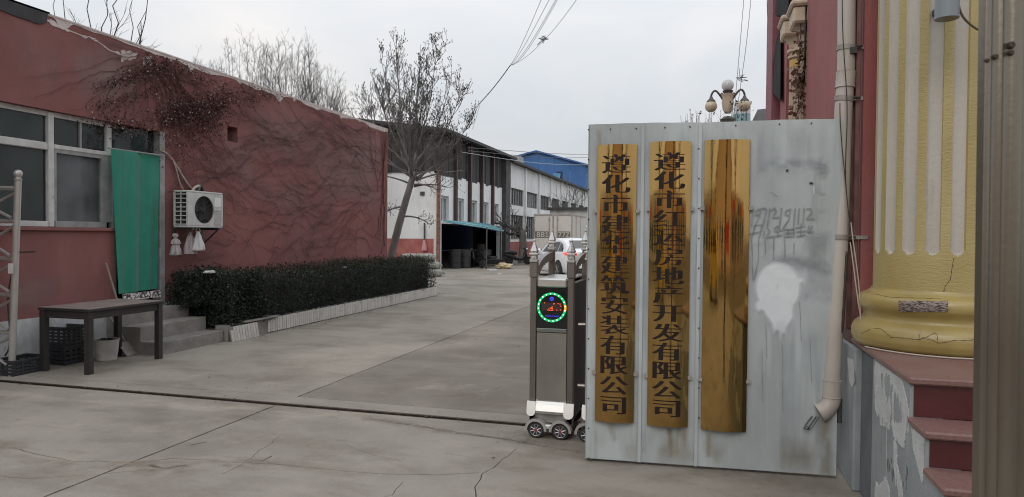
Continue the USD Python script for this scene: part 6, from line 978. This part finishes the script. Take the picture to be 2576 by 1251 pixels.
cabm = mat('thin_dark_cable', (0.05, 0.04, 0.04), rough=0.6); cabw = mat('thin_pale_cable', (0.40, 0.34, 0.29), rough=0.6)
cb = thing('dark_cable', 'thin dark cables hanging loosely along the drain pipe', 'cable', tuple(PD(2130, 600, 4.5)))
for pts in (((2118, -20), (2120, 100), (2126, 190), (2130, 300), (2126, 420), (2132, 520), (2142, 600)), ((2112, 260), (2115, 340), (2124, 440), (2134, 540), (2140, 590))): obj('strand', MB().tube(curve([PD(x, y, 4.54) for x, y in pts], 30), 0.0035, 5), cabm, cb)
cb = thing('conduit', 'dark red rusty angle bar fixed upright behind the drain pipe', 'conduit', tuple(PX(2143, 860, 0.98)))
obj('bar', MB().box((0.955, 5.04, 0.99), (0.985, 5.085, 3.6), 0.004).box((0.93, 5.085, 0.99), (0.985, 5.10, 3.6), 0.003), mat('red_oxide_steel', (0.10, 0.04, 0.038), (0.17, 0.08, 0.07), scale=8, rough=0.7), cb, smooth=False); obj('foot', MB().box((0.945, 5.03, 0.985), (0.995, 5.11, 0.999)), rust_dark, cb, smooth=False)
cb = thing('pale_cable', 'thin pale cables running down to and around the foot of the golden column base', 'cable', tuple(PD(2190, 880, 4.2)))
for pts in (((2138, 610), (2150, 700), (2158, 760), (2170, 830)), ((2140, 560), (2150, 640), (2160, 720), (2164, 800), (2166, 850), (2172, 878), (2182, 884), (2192, 875))): obj('strand', MB().tube(curve([PD(x, y, 4.3) for x, y in pts], 24), 0.0035, 5), cabw, cb)
ls = [np.array([CA[0]+0.466*math.cos(t), CA[1]+0.466*math.sin(t), 0.951]) for t in np.linspace(-2.75, -0.9, 26)]; obj('strand', MB().tube([PD(2192, 875, 4.28)]+ls, 0.0045, 6), cabw, cb)
fp = thing('gate_post', 'ribbed brownish steel gate post close to the camera at the right edge', 'post', tuple(PD(2520, 1250, 1.3)))
b0, b1 = PD(2479, 0, 1.3), PD(2461, 1250, 1.3); ax_ = unit(np.array([rt[0], rt[1], 0])); nn_ = np.array([-fw[0], -fw[1], 0]); nn_ /= np.linalg.norm(nn_)
prf = [(0, -20), (0, -2), (2, 0), (7, 1), (12, 0), (16, -5), (24, -6), (28, -3), (33, -1), (38, -5), (46, -6.5), (52, -2), (58, 0.5), (66, 1), (73, -1), (78, -6), (100, -7), (108, -2), (116, 0.5), (128, 0), (134, -6), (160, -7), (168, -1), (180, 0), (180, -30)]
zz_ = np.linspace(-0.02, 3.2, 30); pm = []
for z in zz_:
    o = b1+(b0-b1)*((z-b1[2])/(b0[2]-b1[2])); pm.append([o*[1, 1, 0]+[0, 0, z]+ax_*s*0.001+nn_*h*0.001 for s, h in prf])
n1, n2 = len(zz_), len(prf); gi = np.arange(n1-1)[:, None]*n2+np.arange(n2-1)[None]; gf = np.stack([gi, gi+1, gi+n2+1, gi+n2], -1).reshape(-1, 4)
obj('ribbed_sheet', MB().add(np.array(pm), gf), mat('brownish_galvanised', (0.155, 0.135, 0.105), (0.20, 0.178, 0.145), scale=3, stretch=(1, 1, 0.1), rough=0.28, metal=0.75, layers=[((0.11, 0.085, 0.06), 5, (1, 1, 0.2), 0.56, 0.76, 0.5)], bump=0.05), fp, smooth=50)
for px, py, r in ((2485, 152, 0.0038), (2507, 142, 0.0042), (2547, 112, 0.0055), (2546, 131, 0.0042)): q = PD(px, py, 1.297); obj('rusty_bolt', MB().lathe([(r*1.25, -0.006), (r*1.1, -0.0008), (r*0.6, 0.0006), (0, 0.0002)], 9, q, nn_, caps=False), mat('bolt_rust', (0.03, 0.022, 0.017), (0.07, 0.05, 0.04), scale=200, rough=0.9), fp)
# ---------------------------------------------------------------- garden lamp and things showing over the gate
iron = mat('dark_green_iron', (0.045, 0.045, 0.035), (0.08, 0.075, 0.06), scale=9, rough=0.55); globe = mat('cream_globe', (0.42, 0.36, 0.25), (0.50, 0.43, 0.31), scale=2, rough=0.25, spec=0.5); globe2 = mat('white_globe', (0.62, 0.62, 0.62), rough=0.25, trans=0.3)
lp = thing('garden_lamp', 'ornate garden lamp with one white globe above cream globes on curved arms', 'street lamp', (0.46, 15.6, 0))
LC = lambda px, py: PY(px, py, 15.6)
obj('post', MB().lathe([(0.14, 0), (0.12, 0.3), (0.07, 0.5), (0.06, 3.4), (0.10, 3.5), (0.12, 3.9), (0.13, 4.05), (0.16, 4.1), (0.08, 4.16)], 14, (0.46, 15.6, 0)), iron, lp, smooth=40)
z0 = LC(1830, 268)[2]; urn = LC(1830, 262); obj('urn', MB().lathe([(0.06, -0.20), (0.10, -0.12), (0.125, 0.02), (0.115, 0.14), (0.15, 0.20), (0.08, 0.22)], 16, urn), cream, lp, smooth=40)
obj('stem', MB().lathe([(0.10, 4.36), (0.05, 4.45), (0.04, 4.60), (0.10, 4.68), (0.115, 4.71)], 12, (0.46, 15.6, 0)), iron, lp)
obj('top_globe', MB().tm(trimesh.creation.icosphere(3, 0.128)) if False else MB().add(trimesh.creation.icosphere(3, 0.128).vertices+LC(1830, 215), trimesh.creation.icosphere(3, 1).faces), globe2, lp, smooth=True)
for px, py, dy in ((1788, 268, 0), (1872, 266, 0)):
    g_ = PY(px, py, 15.6+dy); hub = np.array([0.46, 15.6, 4.42]); d_ = (g_-hub)*[1, 1, 0]
    obj('globe', MB().add(trimesh.creation.icosphere(3, 0.128).vertices+g_, trimesh.creation.icosphere(3, 1).faces), globe, lp, smooth=True)
    ar = obj('arm', MB().tube(curve([hub, hub+d_*0.35+[0, 0, 0.14], hub+d_*0.72+[0, 0, 0.30], hub+d_*0.96+[0, 0, 0.24], g_+[0, 0, 0.19]], 16), 0.022, 8), iron, lp); obj('cap', MB().lathe([(0.10, 0.085), (0.09, 0.115), (0.04, 0.17), (0.025, 0.21)], 14, g_), iron, ar); obj('knob', MB().lathe([(0, 0), (0.04, 0.03), (0.04, 0.06), (0, 0.09)], 10, hub+d_*0.36+[0, 0, 0.17], caps=False), iron, ar)
sh = thing('shed', 'dark shed with sloping tarred roof beside the gatehouse', 'shed', (2.0, 20, 0)); q0, q1, q2, q3 = PY(1888, 312, 19.5), PY(1905, 276, 21), PY(1975, 268, 21), PY(1975, 312, 19.5)
obj('roof', MB().add([q0, q3, q2, q1, q0-[0, 0, 0.1], q3-[0, 0, 0.1], q2-[0, 0, 0.1], q1-[0, 0, 0.1]], [[0, 1, 2, 3], [4, 5, 6, 7], [0, 1, 5, 4], [0, 3, 7, 4]]), tar, sh, smooth=False); obj('wall', MB().box((q0[0]+0.05, 19.7, 0), (q3[0]+1.0, 20.9, q0[2]-0.12)), redq, sh, smooth=False)
q = PY(1865, 300, 17); ta = thing('water_tank', 'pale blue plastic barrel partly showing over the gate next to the lamp', 'barrel', (q[0], q[1], q[2]-0.5)); obj('barrel', MB().lathe([(0.16, -0.5), (0.19, -0.4), (0.20, -0.1), (0.19, 0.08), (0.17, 0.09)], 20, q), mat('pale_blue_plastic', (0.22, 0.38, 0.42), rough=0.4), ta, smooth=40); obj('stand', MB().box(q-[0.25, 0.25, q[2]], q+[0.25, 0.25, -0.5]), dgrey, ta, smooth=False); obj('lid', MB().lathe([(0.19, 0.085), (0.19, 0.11), (0.0, 0.115)], 18, q), mat('pale_blue_lid', (0.3, 0.42, 0.45), rough=0.5), ta)
q = PY(1868, 278, 20); ch = thing('far_block', 'pale grey square block far behind the lamp', 'building', (q[0], 20, 0)); obj('wall', MB().box((q[0]-0.17, 20, 0), (q[0]+0.2, 20.4, q[2]+0.2)), mat('pale_grey_wall', (0.5, 0.5, 0.5), rough=0.9), ch, smooth=False); obj('cap', MB().box((q[0]-0.2, 19.97, q[2]+0.2), (q[0]+0.23, 20.43, q[2]+0.24)), LOOKS['pale_grey_wall'], ch, smooth=False)
rs = np.random.RandomState(31)
for i, (x0, ws, lab) in enumerate(((1745, 34, 'sparse budding bush peeping over the gate left of the lamp'), (1812, 30, 'sparse bush with a few dry leaves around the lamp post foot'), (1855, 24, 'thin dark leaved twigs growing up right beside the lamp'))):
    by = 14.5+0.3*i; bs = PY(x0, 420, by); t = thing('bush', lab, 'bush', (bs[0], bs[1], 0)); b1_, l1 = MB(), []
    for k in range(16):
        tp_ = PY(x0+rs.uniform(-ws, ws), (262 if i == 2 else 285)+rs.uniform(-12, 30), by+rs.uniform(-0.2, 0.2)); P = curve([(bs[0], bs[1], 0.0), (bs*0.6+tp_*0.4)*[1, 1, 0]+[0, 0, 1.6], tp_], 10); b1_.tube(P, np.linspace(0.012, 0.003, 10), 4, cap=False)
        for _ in range(5): q_, dd = at_path(P, rs.uniform(0.75, 1)); r_ = branch(b1_, q_, unit(dd+rs.normal(0, 0.6, 3)), rs.uniform(0.1, 0.25), 0.0035, rs, 3, 0.2, 0.1, 3); l1.append(r_[-1])
    l1 = np.array(l1); sel = rs.rand(len(l1)) < 0.4; obj('stems', b1_, twigm, t, smooth=False); obj('leaf_mass', MB().add(*leafquads(np.repeat(l1[sel], 2, 0)+rs.normal(0, 0.015, (2*sel.sum(), 3)), rs.uniform(0.04, 0.07, 2*sel.sum()), rs)), mat('dark_bush_leaf', (0.04, 0.04, 0.03), (0.09, 0.075, 0.05), scale=9, rough=0.7), t, smooth=False, kind='stuff')
# ---------------------------------------------------------------- overhead wires
wirem = mat('overhead_wire', (0.11, 0.115, 0.12), rough=0.6); wirel = mat('pale_wire', (0.42, 0.43, 0.44), rough=0.6)
ow = thing('overhead_cable', 'bundle of overhead cables fanning out from the workshop roof to the top edge', 'cable', tuple(PY(1190, 320, 30)))
n0, n1_ = PY(1208, 258, 27), PY(1283, 165, 23); obj('main_strand', MB().tube(curve([n0, (n0+n1_)/2-[0, 0, 0.06], n1_], 10), 0.018, 6), wirem, ow)
for k, (tx, ty, sag) in enumerate(((1365, -10, 0.1), (1386, -10, 0.12), (1407, -10, 0.25), (1403, -10, 0.2))):
    e_ = PY(tx, ty, 15); m_ = (n1_+e_)/2-[0, 0, sag]; obj('strand', MB().tube(curve([n1_, m_, e_, e_+(e_-m_)*0.6], 20), 0.006, 5), wirem, ow)
sp_ = [n1_]+[PY(x, y, yy_) for x, y, yy_ in ((1325, 142, 21), (1365, 105, 19), (1405, 60, 17), (1455, -8, 15), (1480, -50, 14))]; obj('strand', MB().tube(curve(sp_, 24), 0.006, 5), wirem, ow)
q = PY(1368, 101, 18.9); tg_ = MB()
for k in range(6): tg_.tube(curve([q, q+rs.normal(0, 0.06, 3), q+rs.normal(0, 0.09, 3), q+rs.normal(0, 0.05, 3)], 10), 0.008, 4)
obj('tangled_joint', tg_, wirem, ow)
for tx, ty in ((1150, 300), (1160, 312), (1188, 325)): obj('strand', MB().tube(curve([n0, (n0+PY(tx, ty, 29.2))/2-[0, 0, 0.05], PY(tx, ty, 29.2)], 8), 0.007, 5), wirem, ow)
for i, (a, b_, lab, m) in enumerate((((1180, 372), (1520, 388), 'topmost of the level wires above the blue hall roof', wirem), ((1180, 380), (1520, 396), 'second level wire just below the topmost over the blue hall', wirem), ((1160, 383), (1520, 416), 'pale sagging wire crossing in front of the blue hall', wirel))):
    A_, B_ = PY(*a, 29.0), PY(*b_, 40); t = thing('overhead_wire', lab, 'wire', tuple(A_)); obj('strand', MB().tube(curve([A_, (A_+B_)/2-[0, 0, 0.10+0.05*i], B_, B_+(B_-A_)*1.2+[0, 0, 0.5]], 24), 0.012, 5), m, t); obj('insulator', MB().lathe([(0.03, 0), (0.04, 0.06), (0.03, 0.12)], 8, A_-[0, 0, 0.06]), redpost, t)
for i, (pts, lab) in enumerate(((((1872, -20), (1862, 100), (1848, 260), (1840, 330)), 'thin wire dropping from the top edge behind the lamp, leftmost'), (((1890, -20), (1878, 100), (1866, 190), (1850, 300)), 'thin wire with a tangled knot dropping behind the lamp'), (((1929, -20), (1932, 100), (1939, 232), (1941, 320)), 'thin wire dropping right beside the gatehouse edge'))):
    P = [PY(x, y, 12.5) for x, y in pts]; t = thing('dropping_wire', lab, 'wire', tuple(P[-1])); obj('strand', MB().tube(curve(P, 20), 0.0045, 5), wirem, t); obj('end_clip', MB().lathe([(0.01, -0.03), (0.014, 0), (0.01, 0.03)], 6, P[-1]), wirem, t)
    if i == 1:
        k_ = MB(); q = PY(1864, 196, 12.5)
        for _ in range(5): k_.tube(curve([q, q+rs.normal(0, 0.04, 3), q+rs.normal(0, 0.06, 3), q+rs.normal(0, 0.05, 3)], 10), 0.0045, 4)
        obj('knot', k_, wirem, t)
# ---------------------------------------------------------------- across the street (seen only as a reflection in the brass)
sh = thing('street_house', 'red brown gabled house across the street, mirrored in the brass plates', 'building', (0, -26, 0))
sr = mat('street_brick', (0.58, 0.40, 0.27), (0.66, 0.48, 0.34), scale=2, rough=0.9)
t = trimesh.creation.extrude_polygon(Polygon([(-9, 0), (11, 0), (11, 4.6), (1.5, 9.5), (-9, 4.6)]), 10, engine='earcut'); obj('wall', MB().add(np.c_[t.vertices[:, 0], -24-t.vertices[:, 2], t.vertices[:, 1]], t.faces), sr, sh, smooth=False)
for x in (-7, -3.4, 3.2, 7): w = obj('window', MB().box((x, -24.05, 1.0), (x+1.8, -23.98, 2.6)), whitef, sh, smooth=False); obj('pane', MB().box((x+0.1, -23.98, 1.1), (x+1.7, -23.96, 2.5)), fglass, w, smooth=False)
obj('door', MB().box((-0.4, -24.05, 0), (1.0, -23.96, 2.3)), dgrey, sh, smooth=False); obj('roof', MB().add([(-9.6, -23.6, 4.5), (1.5, -23.6, 9.75), (11.6, -23.6, 4.5), (-9.6, -34.4, 4.5), (1.5, -34.4, 9.75), (11.6, -34.4, 4.5)], [[0, 1, 4, 3], [1, 2, 5, 4]]), mat('brown_tiles', (0.24, 0.15, 0.11), rough=0.8), sh, smooth=False)
for i, (x, y, r) in enumerate(((-6.5, -7.5, 0.22), (7.5, -8.0, 0.2))):
    t = thing('street_tree', ('dark tree trunk across the street, far left in the mirror of the brass', 'dark tree trunk across the street, far right in the mirror of the brass')[i], 'tree', (x, y, 0)); rs = np.random.RandomState(90+i)
    obj('trunk', MB().tube([(x, y, 0), (x+0.1, y, 2), (x, y, 4.2)], [r*1.2, r, r*0.8], 10), bark, t); m_ = MB()
    for k in range(9): branch(m_, np.array([x, y, rs.uniform(2.8, 4.2)]), unit(rs.normal(0, 1, 3)*[1, 1, 0.2]+[0, 0, 0.8]), rs.uniform(2, 4), 0.09, rs, 6, 0.2, 0.1, 5)
    obj('limbs', m_, bark, t)
vn = thing('parked_van', 'yellowish van parked across the street, mirrored in the brass plates', 'van', (-3.5, -7.5, 0)); vy = mat('van_yellow', (0.5, 0.36, 0.10), rough=0.25)
t = trimesh.creation.extrude_polygon(Polygon([(-2.2, 0.35), (2.2, 0.35), (2.25, 0.9), (1.7, 1.1), (1.2, 1.95), (-2.0, 2.0), (-2.25, 1.6)]), 1.7, engine='earcut'); obj('body', MB().add(np.c_[t.vertices[:, 0]-4.2, -6.8-t.vertices[:, 2], t.vertices[:, 1]], t.faces), vy, vn, smooth=False)
for x0 in (-6.0, -4.8, -3.9): obj('side_window', MB().box((x0, -6.81, 1.2), (x0+0.8, -6.785, 1.8)), cglass, vn, smooth=False)
for x0 in (-5.6, -2.9): wheel(vn, (x0, -6.85, 0.33), 0.33, 0.2, (0, 1, 0))
bn = thing('red_banner', 'red cloth banner on two poles across the street, mirrored in the brass plates', 'banner', (3.6, -9.5, 0)); obj('cloth', MB().box((2.6, -9.5, 1.2), (4.6, -9.47, 2.0)), mat('banner_red', (0.5, 0.03, 0.025), rough=0.8), bn, smooth=False)
for x0 in (2.6, 4.6): obj('pole', MB().tube([(x0, -9.5, 0), (x0, -9.5, 2.2)], 0.03, 8), dgrey, bn)
for i, (x0, x1, h, c1) in enumerate(((-34, -9.8, 4.2, (0.46, 0.42, 0.36)), (11.8, 36, 3.9, (0.44, 0.33, 0.26)))):
    t = thing('street_shop', ('low grey shop row across the street, left of the gabled house in the brass mirror', 'low brownish shop row across the street, right of the gabled house in the brass mirror')[i], 'building', ((x0+x1)/2, -25, 0)); obj('wall', MB().box((x0, -30, 0), (x1, -24.4, h)), mat('shop_wall_%s' % ('grey', 'brown')[i], c1, rough=0.9), t, smooth=False)
    for k in range(5): a = x0+1.2+k*4.6; w = obj('window', MB().box((a, -24.42, 0.6), (a+3, -24.36, 2.5)), dgrey, t, smooth=False); obj('sign_board', MB().box((a-0.2, -24.5, 2.8), (a+3.2, -24.3, 3.5)), mat(('banner_red', 'van_yellow', 'blue_sheet')[k % 3], (0.4, 0.05, 0.04)), t, smooth=False)
